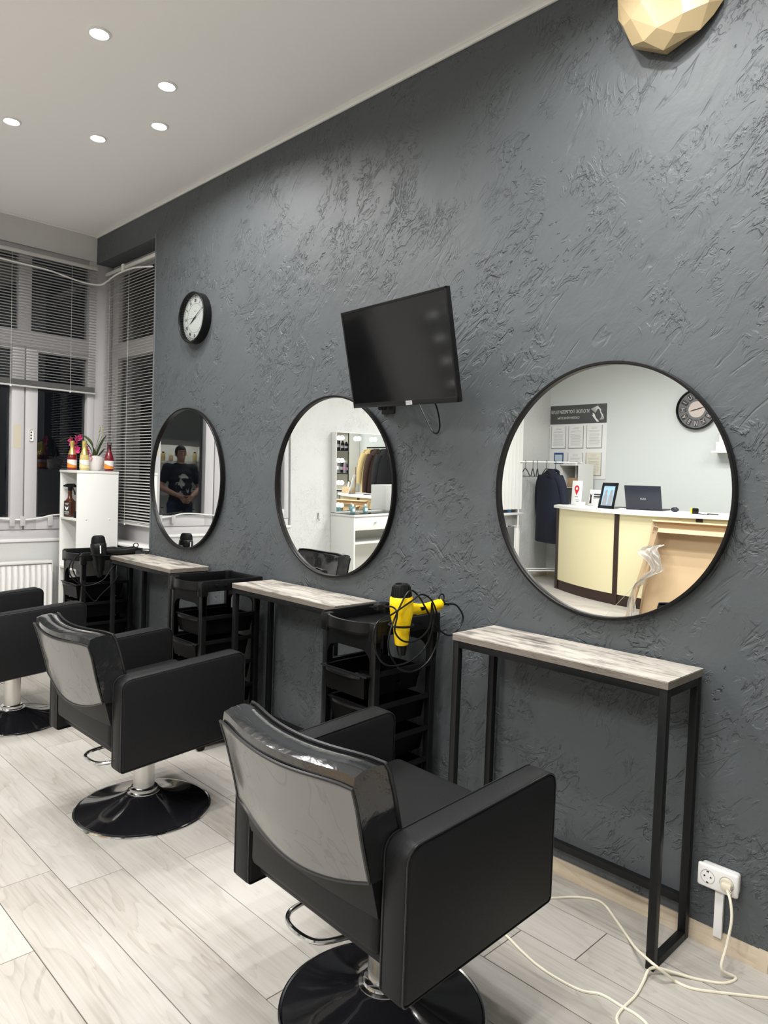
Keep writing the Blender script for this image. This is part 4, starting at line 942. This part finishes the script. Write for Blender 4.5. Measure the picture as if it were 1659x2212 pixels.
navy = P('navy_lid', (.018, .021, .035), .35); MB().bx(-.20, .20, .0, .27, 0, .016, .004).build('keyboard_base', navy, lp)
ld = MB().bx(-.20, .20, -.004, .004, 0, .27, .003).build('lid', navy, lp); ld.location = (0, 0, .014); ld.rotation_euler = (R(17), 0, 0)
text('ASUS', .028, P('silver_logo', (.6, .6, .62), .3, .6), ld, (0, -.0048, .12))
MB().bx(-.19, .19, .0038, .0046, .012, .26).build('screen', P('laptop_screen', (.02, .02, .025), .2), ld)
t = thing('computer_mouse', 'dark computer mouse right of the laptop', 'mouse', (-2.52, -5.38, CZ), (0, 0, .3)); MB().sphere((0, 0, .025), .05, (1, .6, .5)).build('shell', navy, t); MB().sphere((.02, 0, .046), .008, (1, .4, 1)).build('wheel', MAT['plastic'], t)
t = thing('measuring_tape', 'yellow and black measuring tape on the counter', 'tape measure', (-2.24, -5.22, CZ), (0, 0, .2)); MB().box((0, 0, .03), (.07, .04, .06), .012).build('case', MAT['plastic'], t); MB().bx(-.038, -.018, -.022, .022, .004, .058, .004).build('band', MAT['yellow'], t)
MB().tube([(.03, 0, .006), (.10, .02, .004), (.17, .03, .003)], .004, 6).build('strap', MAT['plastic'], t)
t = thing('black_pen', 'black pen lying at the right end of the counter', 'pen', (-2.06, -5.25, CZ+.005), (0, 0, .15)); MB().cyl((-.07, 0, 0), (.05, 0, 0), .005).build('barrel', MAT['plastic'], t); MB().cyl((.05, 0, 0), (.07, 0, 0), .005, .001).build('tip', MAT['chrome'], t)
kraft = P('kraft_card', (.52, .375, .225), .7)
t, p_ = stand('menu_card', 'white menu card leaning on the right half of the counter', 'card', -1.62, -5.28, .22, .31, MAT['paper'], R(16), PI-.9)
for q in range(9): MB().bx(-.07, .06, -.0012, 0, .06+.022*q, .06+.022*q+.006).build('printed_line', MAT['grey_ink'], p_)
t = thing('gift_box', 'kraft display box with open lid on the right end of the counter', 'box', (-1.42, -5.45, CZ), (0, 0, PI-.8))
MB().bx(-.13, .13, -.10, .10, 0, .10, .003).build('base', kraft, t); l_ = MB().bx(-.15, .15, .10, .108, .09, .42, .003).build('lid', kraft, t); text('Frau Tau', .06, MAT['ink'], l_, (0, .098, .36))
for k in range(5): MB().cyl((-.09+.045*k, 0, .1), (-.09+.045*k, .01, .17+.015*(k % 3)), .016, .013).build('sample_bottle', (rose, MAT['plastic'], leafm, pale, MAT['white_gloss'])[k], t)
# coat rack, hangers and coats
rk = thing('clothes_rack', 'white tubular clothes rack on wheels beside the window', 'clothes rack', (-4.38, -5.80, 0), (0, 0, R(-52)))
for x in (-.38, .38):
    MB().tube([(x, 0, .08), (x, 0, 1.56)], .011, 10).build('post', MAT['white_gloss'], rk); MB().tube([(x, -.2, .08), (x, .2, .08)], .011, 10).build('foot', MAT['white_gloss'], rk)
    for y in (-.19, .19): MB().cyl((x-.012, y, .032), (x+.012, y, .032), .032).build('wheel', MAT['white_gloss'], rk)
MB().tube([(-.46, 0, 1.56), (.46, 0, 1.56)], .011, 10).build('hanging_bar', MAT['white_gloss'], rk)
for y in (-.10, .10): MB().tube([(-.38, y, .16), (.38, y, .16)], .007, 8).build('lower_bar', MAT['white_gloss'], rk)
RM = Matrix.Translation((-4.38, -5.80, 0)) @ Matrix.Rotation(R(-52), 4, 'Z')
def hanger(x, label, twist=0):
    p_ = RM @ Vector((x, 0, 1.575)); t = thing('clothes_hanger', label, 'hanger', p_, (0, 0, R(-52)+PI/2+twist))
    MB().tube(spline([(0, 0, -.10), (0, 0, -.045), (.018, 0, -.025), (.016, 0, -.004), (-.002, 0, .004), (-.016, 0, -.006)], 5), .003, 6).build('hook', MAT['plastic'], t)
    MB().tube(spline([(-.20, 0, -.20), (-.10, 0, -.14), (0, 0, -.10), (.10, 0, -.14), (.20, 0, -.20)], 5), .006, 7).build('shoulders', MAT['plastic'], t)
    MB().tube([(-.19, 0, -.20), (.19, 0, -.20)], .004, 6).build('bar', MAT['plastic'], t); return t
for k, x in enumerate((-.30, -.20, -.14)): hanger(x, ('empty black hanger nearest the rack end', 'second empty black hanger on the rack', 'third empty black hanger next to the coat')[k], .2*k)
def coat(name, label, x, w, top, bot, mat, tw=0, base=None):
    p_ = base if base else RM @ Vector((x, 0, 0)); t = thing(name, label, 'coat', (p_[0], p_[1], bot), (0, 0, tw))
    def f(u, v):
        a_ = 2*PI*u; sh = min(1, (1-v)*5+.25); hw = w*(.30+.70*sh)*(1+.12*(1-v)) if v > .8 else w*(1+.10*(1-v)); hw *= (.42+.58*min(1, (1-v)/.10)**.5)
        fold = 1+.10*math.sin(a_*7+v*2)*(1-v)
        return (hw*math.cos(a_), .085*math.sin(a_)*fold*(.5+.5*min(1, (1-v)/.15)), (top-bot)*v)
    MB().grid(f, 48, 20, .004, True).build('body', mat, t, ang=70)
    for s in (-1, 1):
        pts_ = spline([(s*w*.72, 0, (top-bot)*.90), (s*w*1.02, -.01, (top-bot)*.75), (s*w*1.16, -.03, (top-bot)*.5), (s*w*1.14, -.05, (top-bot)*.24)], 5)
        MB().tube(pts_, [.060-.0012*k for k in range(len(pts_))], 14).build('sleeve', mat, t, ang=70)
    MB().tube(spline([(-.08, -.06, (top-bot)*.93), (-.05, -.075, (top-bot)*.985), (0, .04, (top-bot)*1.0), (.05, -.075, (top-bot)*.985), (.08, -.06, (top-bot)*.93)], 5), .018, 8).build('collar', mat, t)
    MB().tube([(0, -.092, (top-bot)*.86), (.01, -.1, (top-bot)*.02)], .004, 6).build('placket', mat, t)
    return t
navyc = P('navy_wool', (.009, .012, .026), .85); blackc = P('black_wool', (.010, .010, .012), .85)
hanger(-.02, 'black hanger carrying the long dark coat'); hanger(.10, 'black hanger carrying the navy coat')
coat('winter_coat', 'long navy wool coat hanging on the white rack', .035, .27, 1.46, .52, navyc, R(25))
# hanging fabric organiser
og = thing('hanging_organiser', 'white fabric hanging organiser with open shelves at the rack end', 'organiser', RM @ Vector((.385, 0, .38)), (0, 0, PI+.15))
fab = P('white_mesh_fabric', (.66, .66, .63), .8)
for x in (-.15, .15): MB().bx(x-.002, x+.002, -.15, .15, 0, 1.16).build('side_wall', fab, og)
for k in range(5): MB().bx(-.148, .148, -.15, .15, .285*k, .285*k+.006).build('shelf', fab, og)
MB().bx(-.148, .148, .147, .15, 0, 1.16).build('rear_wall', fab, og); MB().tube(spline([(-.10, 0, 1.16), (0, 0, 1.205), (.10, 0, 1.16)], 4), .006, 6).build('strap', fab, og)
o = MB().box((0, 0, .06), (.18, .14, .12), .02).build('folded_scarf', P('tan_knit', (.42, .28, .16), .9), None, loc=og.location+Vector((0, 0, .861)), rot=(0, 0, .2)); tag(o, 'folded tan scarf on the top organiser shelf', 'scarf')
# flattened cartons and bubble wrap
def carton(label, x0, x1, yb, yt, h, th, flap, tw=0):
    ang = math.atan2(yb-yt, h); t = thing('cardboard_carton', label, 'carton', ((x0+x1)/2, yb, 0), (0, 0, tw)); w = x1-x0
    m_ = MB().bx(-w/2, w/2, -th, 0, 0, h, .002).xf(Matrix.Rotation(ang, 4, 'X')); m_.build('panel', kraft, t, smooth=False)
    top_ = Matrix.Rotation(ang, 4, 'X') @ Vector((0, 0, h))
    m_ = MB().prism([(-w/2, 0), (w/2, 0), (w/2-.03, flap), (-w/2+.03, flap)], 0, .004, Matrix.Translation(top_) @ Matrix.Rotation(R(-12), 4, 'X')); m_.build('top_flap', kraft, t, smooth=False)
    return t
carton('large flat cardboard carton leaning on the front of the desk', -2.44, -1.25, -4.50, -4.78, .93, .07, .14)
carton('tall narrow cardboard carton behind the large one', -2.52, -1.5, -4.63, -4.86, .99, .05, .05)
t = thing('cardboard_sheet', 'loose brown cardboard side panel at the left of the cartons', 'cardboard', (-2.56, -4.47, 0), (0, 0, .9)); MB().bx(-.09, .09, -.004, 0, 0, .95).xf(Matrix.Rotation(.26, 4, 'X')).build('sheet', kraft, t); MB().bx(-.09, .09, -.004, .03, .945, .952).xf(Matrix.Rotation(.26, 4, 'X')).build('folded_edge', kraft, t)
bw = MB()
bpath = spline([(.10, -.115, .74), (.05, -.02, .70), (.13, .02, .62), (.17, .02, .52), (.08, .06, .44), (-.02, .07, .36), (-.05, .08, .22), (-.03, .10, .08), (-.05, .14, .012)], 6)
def bub(u, v):
    k = v*(len(bpath)-1); i = min(int(k), len(bpath)-2); p_ = bpath[i].lerp(bpath[i+1], k-i)
    w = .055+.03*math.sin(5*v+1)+.015*math.sin(17*v); q = (u-.5)*2
    cr = .016*math.sin(11*u+19*v)+.012*math.sin(23*u-13*v)+.010*math.sin(31*v+7*u)
    return p_+Vector((q*w+.5*cr, cr+.02*q*q, .6*cr+.02*q))
bw.grid(bub, 18, 60, .0015)
bubm = P('bubble_wrap', (.72, .71, .68), .25, bump=.8, bscale=60, alpha=.42)
o = bw.build('bubble_wrap', bubm, None, ang=80, loc=(-2.42, -4.45, .0)); tag(o, 'crumpled sheet of translucent bubble wrap hanging on the cartons', 'bubble wrap')
# waiting chair
wc = thing('waiting_chair', 'grey upholstered waiting chair by the clothes rack', 'chair', (-4.44, -4.72, 0), (0, 0, R(-95)))
greyf = P('grey_felt', (.10, .105, .11), .9)
MB().box((0, 0, .42), (.46, .46, .09), .03, 3).build('seat', greyf, wc); MB().grid(lambda u, v: (.25*math.sin((u-.5)*2.6), .05+.21*math.cos((u-.5)*2.6), .40+.38*v), 14, 6, .04).build('backrest', greyf, wc)
for x in (-.19, .19):
    for y in (-.19, .19): MB().tube([(x*.7, y*.7, .38), (x, y, 0)], .012, 8).build('leg', MAT['white_gloss'], wc)
# curtain, radiator and small shoe by the small window
cu = thing('window_curtain', 'white sheer curtain at the small window by the rack', 'curtain', (XW+.10, -5.2, .95))
MB().grid(lambda u, v: (.018*math.sin(u*60)+.01, -.36+.72*u, 1.75*v), 120, 4, .001).build('cloth', P('sheer_cloth', (.72, .72, .70), .8), cu, ang=80); MB().tube([(0, -.4, 1.77), (0, .4, 1.77)], .01, 8).build('curtain_rod', MAT['white_gloss'], cu)
r2 = thing('radiator', 'small white ribbed radiator under the window by the rack', 'radiator', (XW+.05, -5.2, .12))
MB().grid(lambda u, v: (.045+.014*min(1, max(0, (.25+.5*math.cos(2*PI*u*16))*1.9))*min(1, 8*v, 8*(1-v)), -.34+.68*u, .6*v), 128, 8).build('front_panel', MAT['white_gloss'], r2, ang=60); MB().bx(-.03, .04, -.34, .34, .0, .6).build('rear_panel', MAT['white_gloss'], r2); MB().bx(-.03, .055, -.345, .345, .6, .615, .003).build('top_grille', MAT['white_gloss'], r2)
MB().bx(-.049, -.025, -.2, -.16, .1, .5).build('wall_bracket', MAT['white_gloss'], r2)
t = thing('cleaning_bottle', 'blue and white bottle on the small window sill', 'bottle', (XW+.03, -5.40, .905)); MB().lathe([(0, 0), (.03, 0), (.032, .09), (.014, .12), (0, .12)], 20).build('body', P('blue_plastic', (.12, .35, .65), .35), t); MB().lathe([(0, .12), (.015, .12), (.013, .15), (0, .15)], 16).build('cap', MAT['white_gloss'], t)
# wall hook
hk = thing('wall_hook', 'small steel hook on the white plaster wall', 'hook', (XW, -2.257, .97)); MB().bx(0.0005, .004, -.012, .012, -.03, .03, .0015).build('plate', MAT['chrome_soft'], hk); MB().tube(spline([(.003, 0, .0), (.02, 0, -.01), (.03, 0, -.03), (.02, 0, -.045), (.012, 0, -.035)], 4), .004, 7).build('hook_arm', MAT['chrome_soft'], hk)
# make-up table with bulb mirror
va = thing('makeup_table', 'white make-up table with a drawer and a tall bulb-lit mirror', 'dressing table', (XW+.005, -2.42, 0))
VY, VD, VZ = -1.05, .345, .992
MB().bx(0, VD, -.018, 0, 0, VZ-.02, .001).build('side_panel', MAT['white'], va); MB().bx(0, VD, VY, VY+.018, 0, VZ-.02, .001).build('side_panel', MAT['white'], va)
MB().bx(0, VD+.012, VY-.006, .006, VZ-.02, VZ, .001).build('top_board', MAT['white'], va); MB().bx(.01, VD-.005, VY-.002, .002, VZ+.0005, VZ+.006).build('glass_top', MAT['clear'], va)
MB().bx(0, .016, VY+.018, -.018, .30, VZ-.02).build('rear_panel', MAT['white'], va); MB().bx(0, VD-.02, VY+.018, -.018, .70, .716).build('under_shelf', MAT['white'], va)
d_ = MB().bx(VD-.016, VD, -.525, -.02, VZ-.155, VZ-.024, .001).build('drawer', MAT['white_gloss'], va); MB().sphere((VD+.012, -.28, VZ-.085), .011).build('knob', MAT['chrome'], d_)
d_ = MB().bx(VD-.016, VD, VY+.02, -.53, VZ-.155, VZ-.024, .001).build('drawer', MAT['white_gloss'], va); MB().sphere((VD+.012, -.79, VZ-.085), .011).build('knob', MAT['chrome'], d_)
MB().bx(0, .075, VY, 0, VZ+.007, 1.80, .001).build('mirror_box', MAT['white'], va); MB().bx(.075, .079, VY+.005, -.005, VZ+.02, 1.795).build('mirror_glass', MAT['mirror'], va, smooth=False)
bulbm = P('bulb_glow', (.9, .9, .88), .3, emit=(1, .98, .94), estr=5)
for (y, z) in [(-.05, 1.742), (-.275, 1.742), (-.50, 1.742), (-.725, 1.742), (-1.0, 1.742)]+[(-.05, z) for z in (1.52, 1.298, 1.075)]+[(-1.0, z) for z in (1.52, 1.298, 1.075)]:
    q_ = MB().sphere((.103, y, z), .023, (1, 1, 1), 16, 12).build('bulb', bulbm, va); MB().cyl((.079, y, z), (.086, y, z), .017).build('bulb_socket', MAT['white_gloss'], q_)
tealg = P('teal_liquid', (.18, .34, .36), .15, coat=.4)
for y, lab in ((-2.55, 'square teal perfume bottle on the make-up table nearer its open side'), (-2.72, 'square teal perfume bottle in the middle of the make-up table')):
    t = thing('perfume_bottle', lab, 'bottle', (XW+.19, y, VZ+.006), (0, 0, .2)); MB().box((0, 0, .032), (.035, .045, .06), .005).build('flask', tealg, t); MB().box((0, 0, .075), (.016, .02, .022), .003).build('cap', MAT['white_gloss'], t); MB().box((.018, 0, .03), (.001, .028, .03)).build('label', MAT['paper'], t)
t = thing('drawer_box', 'small white drawer box standing on the make-up table', 'box', (XW+.19, -3.27, VZ+.006)); MB().bx(-.12, .12, -.16, .16, 0, .27, .004).build('body', MAT['white_gloss'], t)
for z in (.01, .14): MB().bx(.118, .124, -.15, .15, z, z+.12, .002).build('drawer', MAT['white_gloss'], t)
# wall display with hair products (far wall, seen in the make-up mirror)
ds = wallthing('display_rack', 'black-framed wall display shelves for hair products', 'display shelves', -.33, 1.02)
for x in (-.35, .35): MB().bx(x-.009, x+.009, -.255, -.005, 0, 1.15, .001).build('side_panel', MAT['white'], ds); MB().bx(x-.010, x+.010, -.262, -.255, 0, 1.15).build('upright', MAT['black_metal'], ds)
MB().bx(-.34, .34, -.012, -.002, 0, 1.15).build('rear_panel', P('display_back', (.58, .56, .48), .6), ds)
for z in (.0, .30, .70, 1.13): MB().bx(-.34, .34, -.255, -.012, z, z+.02, .001).build('shelf_board', MAT['white'], ds); MB().bx(-.34, .34, -.262, -.255, z, z+.02).build('shelf_edge', MAT['black_metal'], ds)
prods = [(x, .32, h, c) for x, h, c in ((-.26, .19, 0), (-.17, .24, 1), (-.06, .24, 2), (.05, .22, 0), (.13, .22, 1), (.22, .20, 0))]+[(x, .72, h, c) for x, h, c in ((-.26, .17, 0), (-.16, .18, 0), (-.05, .22, 0), (.06, .17, 0), (.16, .15, 0), (.25, .18, 0))]
gr_ = P('grey_bottle', (.22, .21, .24), .35); pk_ = P('mauve_print', (.45, .2, .3), .5)
for k, (x, z, h, c) in enumerate(prods):
    t = thing('hair_product_bottle', 'hair product bottle number %s from the right on the %s display shelf' % (('one', 'two', 'three', 'four', 'five', 'six')[k % 6], 'lower' if k < 6 else 'upper'), 'bottle', (-.33-x, YF+.14, 1.02+z), (0, 0, PI), 'hair products on the wall display')
    MB().lathe([(0, 0), (.030, 0), (.032, .01), (.032, h*.75), (.020, h*.84), (0, h*.84)], 18).build('body', (MAT['plastic'], gr_, gr_)[c], t); MB().lathe([(0, h*.84), (.017, h*.84), (.016, h), (0, h)], 14).build('cap', MAT['plastic'] if c == 0 else MAT['white_gloss'], t)
    MB().lathe([(.0325, h*.25), (.0325, h*.5)], 18, cap=False).build('label', (MAT['grey_ink'], pk_, MAT['paper'])[c], t)
wr = wallthing('wall_coat_rail', 'black wall rail with coats beside the product display', 'coat rail', -1.40, 1.78)
MB().tube([(-.35, -.16, 0), (.35, -.16, 0)], .012, 10).build('rail', MAT['black_metal'], wr)
for x in (-.33, .33): MB().tube([(x, -.16, 0), (x, -.002, 0)], .008, 8).build('bracket', MAT['black_metal'], wr)
coat('hanging_coat', 'black coat on the wall rail nearest the far desk end', 0, .20, 1.74, .75, blackc, PI/2, (-1.60, YF+.26)); coat('hanging_coat', 'dark brown coat on the wall rail', 0, .20, 1.74, .80, P('brown_coat', (.04, .02, .014), .85), PI/2, (-1.40, YF+.26)); coat('hanging_coat', 'pale yellow coat on the wall rail beside the display', 0, .17, 1.74, 1.0, P('yellow_wool', (.55, .42, .20), .9), PI/2, (-1.22, YF+.26))
# lit display cabinet at the right end wall (its glow shows in the window glass)
lcx = thing('display_cabinet', 'tall white lit display cabinet with glass shelves at the right end wall', 'cabinet', (XE-.40, -5.02, 0))
MB().bx(.36, .398, -.70, .70, 0, 2.1, .002).build('rear_panel', MAT['white'], lcx)
for y in (-.70, .68): MB().bx(0, .36, y, y+.02, 0, 2.1, .002).build('side_panel', MAT['white'], lcx)
MB().bx(0, .36, -.68, .68, 2.06, 2.1, .002).build('top_board', MAT['white'], lcx); MB().bx(0, .36, -.68, .68, .0, .55, .002).build('base_cabinet', MAT['white'], lcx)
for z in (.95, 1.30, 1.66): MB().bx(.02, .35, -.68, .68, z, z+.008).build('glass_shelf', MAT['clear'], lcx)
MB().bx(0, .02, -.68, .68, 1.99, 2.06, .002).build('added_valance', MAT['white'], lcx); MB().bx(.06, .09, -.66, .66, 2.04, 2.058).build('light_strip', P('led_strip', (1, 1, 1), .5, emit=(1, .98, .92), estr=110), lcx)  # front board added to hide the bright strip, leaving its light going down
for z in (.55, .958, 1.308, 1.668):
    for k in range(7):
        y = -.55+.18*k; h = random.uniform(.12, .22)
        t = thing('cosmetic_jar', '%s cosmetic jar on the %s shelf of the lit cabinet' % (('first', 'second', 'third', 'fourth', 'fifth', 'sixth', 'seventh')[k], {.55: 'bottom', .958: 'lower', 1.308: 'middle', 1.668: 'top'}[z]), 'jar', (XE-.40+.2, -5.02+y, z), (0, 0, 0), 'jars in the lit cabinet')
        MB().lathe([(0, 0), (.04, 0), (.042, .01), (.042, h*.8), (.03, h*.86), (0, h*.86)], 18).build('body', (pale, MAT['white_gloss'], tealg, kraft)[(k+int(z*10)) % 4], t); MB().lathe([(0, h*.86), (.028, h*.86), (.027, h), (0, h)], 16).build('cap', (MAT['plastic'], gold)[k % 2], t)

# ------------------------------------------------------------------ person standing in the room (seen twice reflected, in the window glass)
pe = thing('person', 'person in a black printed t-shirt and dark jeans, hands joined in front', 'person', (-.42, -3.18, 0), (0, 0, R(-97)))
skin = P('skin', (.46, .27, .19), .5); shirt = P('black_tshirt', (.014, .014, .016), .85); jeans = P('dark_jeans', (.03, .04, .07), .85); hair = P('dark_hair', (.018, .012, .010), .7)
def capsule(m_, a, b_, r0, r1, n=16):
    a = Vector(a); b_ = Vector(b_)
    m_.cyl(a, b_, r0, r1, n); m_.sphere(a, r0, (1, 1, 1), n, 10); m_.sphere(b_, r1, (1, 1, 1), n, 10)
def fuse(m_, name, mat, parent, voxel, it=6):
    o_ = m_.build(name, mat, None, smooth=False)
    md = o_.modifiers.new('fuse', 'REMESH'); md.mode = 'VOXEL'; md.voxel_size = voxel; md.use_smooth_shade = True
    md = o_.modifiers.new('relax', 'SMOOTH'); md.iterations = it; md.factor = .5
    bpy.context.view_layer.update()
    me = bpy.data.meshes.new_from_object(o_.evaluated_get(bpy.context.evaluated_depsgraph_get()))
    bpy.data.objects.remove(o_); me.materials.clear(); me.materials.append(mat); me.shade_smooth()
    return obj(name, me, parent)
def limbs(extra):
    J = {}
    for s_ in (-1, 1):
        J[s_] = dict(sh=(s_*.195, .01, 1.485), el=(s_*.315, -.01, 1.20), wr=(s_*.095, -.235, 1.075), hip=(s_*.095, 0, .93), kn=(s_*.115, -.02, .50), an=(s_*.13, .01, .085))
    return J
J = limbs(0)
b_ = MB()
# torso, neck, head
for (z, rx__, ry__, y) in ((.92, .165, .115, 0), (1.02, .155, .110, -.005), (1.12, .155, .112, -.008), (1.22, .168, .118, -.006), (1.32, .182, .122, 0), (1.41, .185, .115, .006), (1.48, .150, .090, .012)): b_.sphere((0, y, z), 1, (rx__, ry__, .10), 20, 12)
capsule(b_, (0, .015, 1.48), (0, .0, 1.60), .064, .058)
b_.sphere((0, .005, 1.725), 1, (.077, .096, .105), 24, 16); b_.sphere((0, -.022, 1.655), 1, (.060, .070, .066), 20, 12); b_.sphere((0, -.060, 1.615), 1, (.030, .026, .022), 12, 8)
capsule(b_, (0, -.088, 1.728), (0, -.108, 1.690), .010, .015, 10); b_.sphere((0, -.094, 1.652), 1, (.024, .008, .006), 12, 8); b_.sphere((0, -.091, 1.640), 1, (.020, .009, .006), 12, 8); b_.sphere((0, -.086, 1.752), 1, (.052, .014, .010), 12, 8)
for s_ in (-1, 1):
    b_.sphere((s_*.078, .012, 1.700), 1, (.010, .020, .032), 12, 10)
    j = J[s_]
    capsule(b_, (s_*.10, .01, 1.475), j['sh'], .065, .070); capsule(b_, j['sh'], j['el'], .060, .047); capsule(b_, j['el'], j['wr'], .047, .030)
    capsule(b_, (s_*.07, 0, .95), j['hip'], .10, .10); capsule(b_, j['hip'], j['kn'], .092, .060); capsule(b_, j['kn'], (s_*.123, .015, .36), .060, .062); capsule(b_, (s_*.123, .015, .36), j['an'], .062, .042); capsule(b_, j['an'], (s_*.15, -.13, .035), .042, .032); 
    # hand: palm, four fingers, thumb - one hand over the other
    w0 = Vector(j['wr']); pd = Vector((-s_*.75, -.12 if s_ > 0 else -.02, -.62)).normalized(); dz_ = Vector((0, -.026 if s_ > 0 else .006, 0))
    side = pd.cross(Vector((0, -1, 0))).normalized()*s_
    pc = w0+pd*.05+dz_
    for q in range(-1, 2): capsule(b_, w0+side*.012*q+dz_*.4, w0+pd*.085+side*.024*q+dz_, .016, .014, 10)
    for q, ln in enumerate((.062, .072, .068, .052)):
        f0 = w0+pd*.085+side*(.033-.022*q)+dz_; f1 = f0+(pd*.9+Vector((0, .25, -.15))).normalized()*ln*.5; f2 = f1+(pd*.5+Vector((0, .8, -.1))).normalized()*ln*.5
        capsule(b_, f0, f1, .0098, .0090, 8); capsule(b_, f1, f2, .0088, .0075, 8)
    t0 = w0+pd*.03+side*.030+dz_; t1 = t0+(pd*.6+side*.7).normalized()*.038; t2 = t1+(pd*.95+side*.1).normalized()*.030
    capsule(b_, t0, t1, .0125, .0105, 8); capsule(b_, t1, t2, .0102, .0085, 8)
body = fuse(b_, 'body', skin, pe, .0062, 5)
m = MB()
for (z, rx__, ry__, y) in ((.93, .188, .135, 0), (1.02, .178, .130, -.005), (1.12, .176, .130, -.008), (1.22, .186, .134, -.006), (1.32, .198, .136, 0), (1.41, .198, .126, .006), (1.485, .155, .095, .012)): m.sphere((0, y, z), 1, (rx__, ry__, .10), 20, 12)
for s_ in (-1, 1):
    j = J[s_]; capsule(m, (s_*.10, .01, 1.475), j['sh'], .075, .082); e_ = Vector(j['sh']).lerp(Vector(j['el']), .62); capsule(m, j['sh'], e_, .076, .066)
tee = fuse(m, 't_shirt', shirt, pe, .010, 5)
NTm = NT(shirt); tc_ = NTm.n('TexCoord'); sx_ = NTm.n('SeparateXYZ'); NTm.l(tc_.outputs['Object'], sx_.inputs[0])
nz = NTm.n('TexNoise', Scale=14.0, Detail=4); NTm.l(tc_.outputs['Object'], nz.inputs['Vector'])
rr__ = NTm.math('ADD', NTm.math('POWER', NTm.math('DIVIDE', sx_.outputs['X'], .11), 2.0), NTm.math('POWER', NTm.math('DIVIDE', NTm.math('SUBTRACT', sx_.outputs['Z'], 1.24), .17), 2.0))
frontm = NTm.math('LESS_THAN', sx_.outputs['Y'], -.03)
inside = NTm.math('MULTIPLY', NTm.math('LESS_THAN', rr__, 1.0), frontm)
pr_ = NTm.math('MULTIPLY', inside, NTm.math('GREATER_THAN', nz.outputs['Fac'], .52))
NTm.l(NTm.ramp(pr_, [(0, (.014, .014, .016)), (1, (.50, .49, .47))]), NTm.b.inputs['Base Color'])
m = MB(); m.sphere((0, 0, .93), 1, (.180, .128, .10), 20, 12)
for s_ in (-1, 1):
    j = J[s_]; capsule(m, (s_*.07, 0, .95), j['hip'], .108, .108); capsule(m, j['hip'], j['kn'], .104, .078); capsule(m, j['kn'], (j['an'][0], .012, .10), .078, .072)
fuse(m, 'jeans', jeans, pe, .010, 5)
for s_ in (-1, 1):
    m = MB(); m.sphere((s_*.135, .0, .055), 1, (.048, .065, .055), 16, 10); m.sphere((s_*.15, -.11, .042), 1, (.050, .10, .040), 16, 10); m.bx(s_*.145-.05, s_*.145+.05, -.205, .062, .0, .03, .012)
    fuse(m, 'shoe', MAT['plastic_dark'], pe, .008, 3)
    MB().sphere((s_*.031, -.0815, 1.722), .0125, (1, .8, .85), 14, 10).build('eye', P('eye_white', (.7, .68, .65), .2), pe); MB().sphere((s_*.031, -.0905, 1.722), .0055, (1, .5, 1), 10, 8).build('iris', P('iris', (.03, .02, .015), .2), pe)
    MB().tube([(s_*.014, -.097, 1.741), (s_*.032, -.096, 1.747), (s_*.050, -.086, 1.742)], .0042, 6).build('eyebrow', hair, pe)
m = MB(); 
def hr(u, v):
    a_ = 2*PI*u; lim = 1.30 if abs(((a_+PI/2+PI) % (2*PI))-PI) < 1.0 else 1.95
    p_ = v*lim; return (.083*math.sin(p_)*math.cos(a_), .008+.102*math.sin(p_)*math.sin(a_), 1.729+.112*math.cos(p_))
m.grid(hr, 40, 14, .006, True); m.build('hair', hair, pe, ang=80)
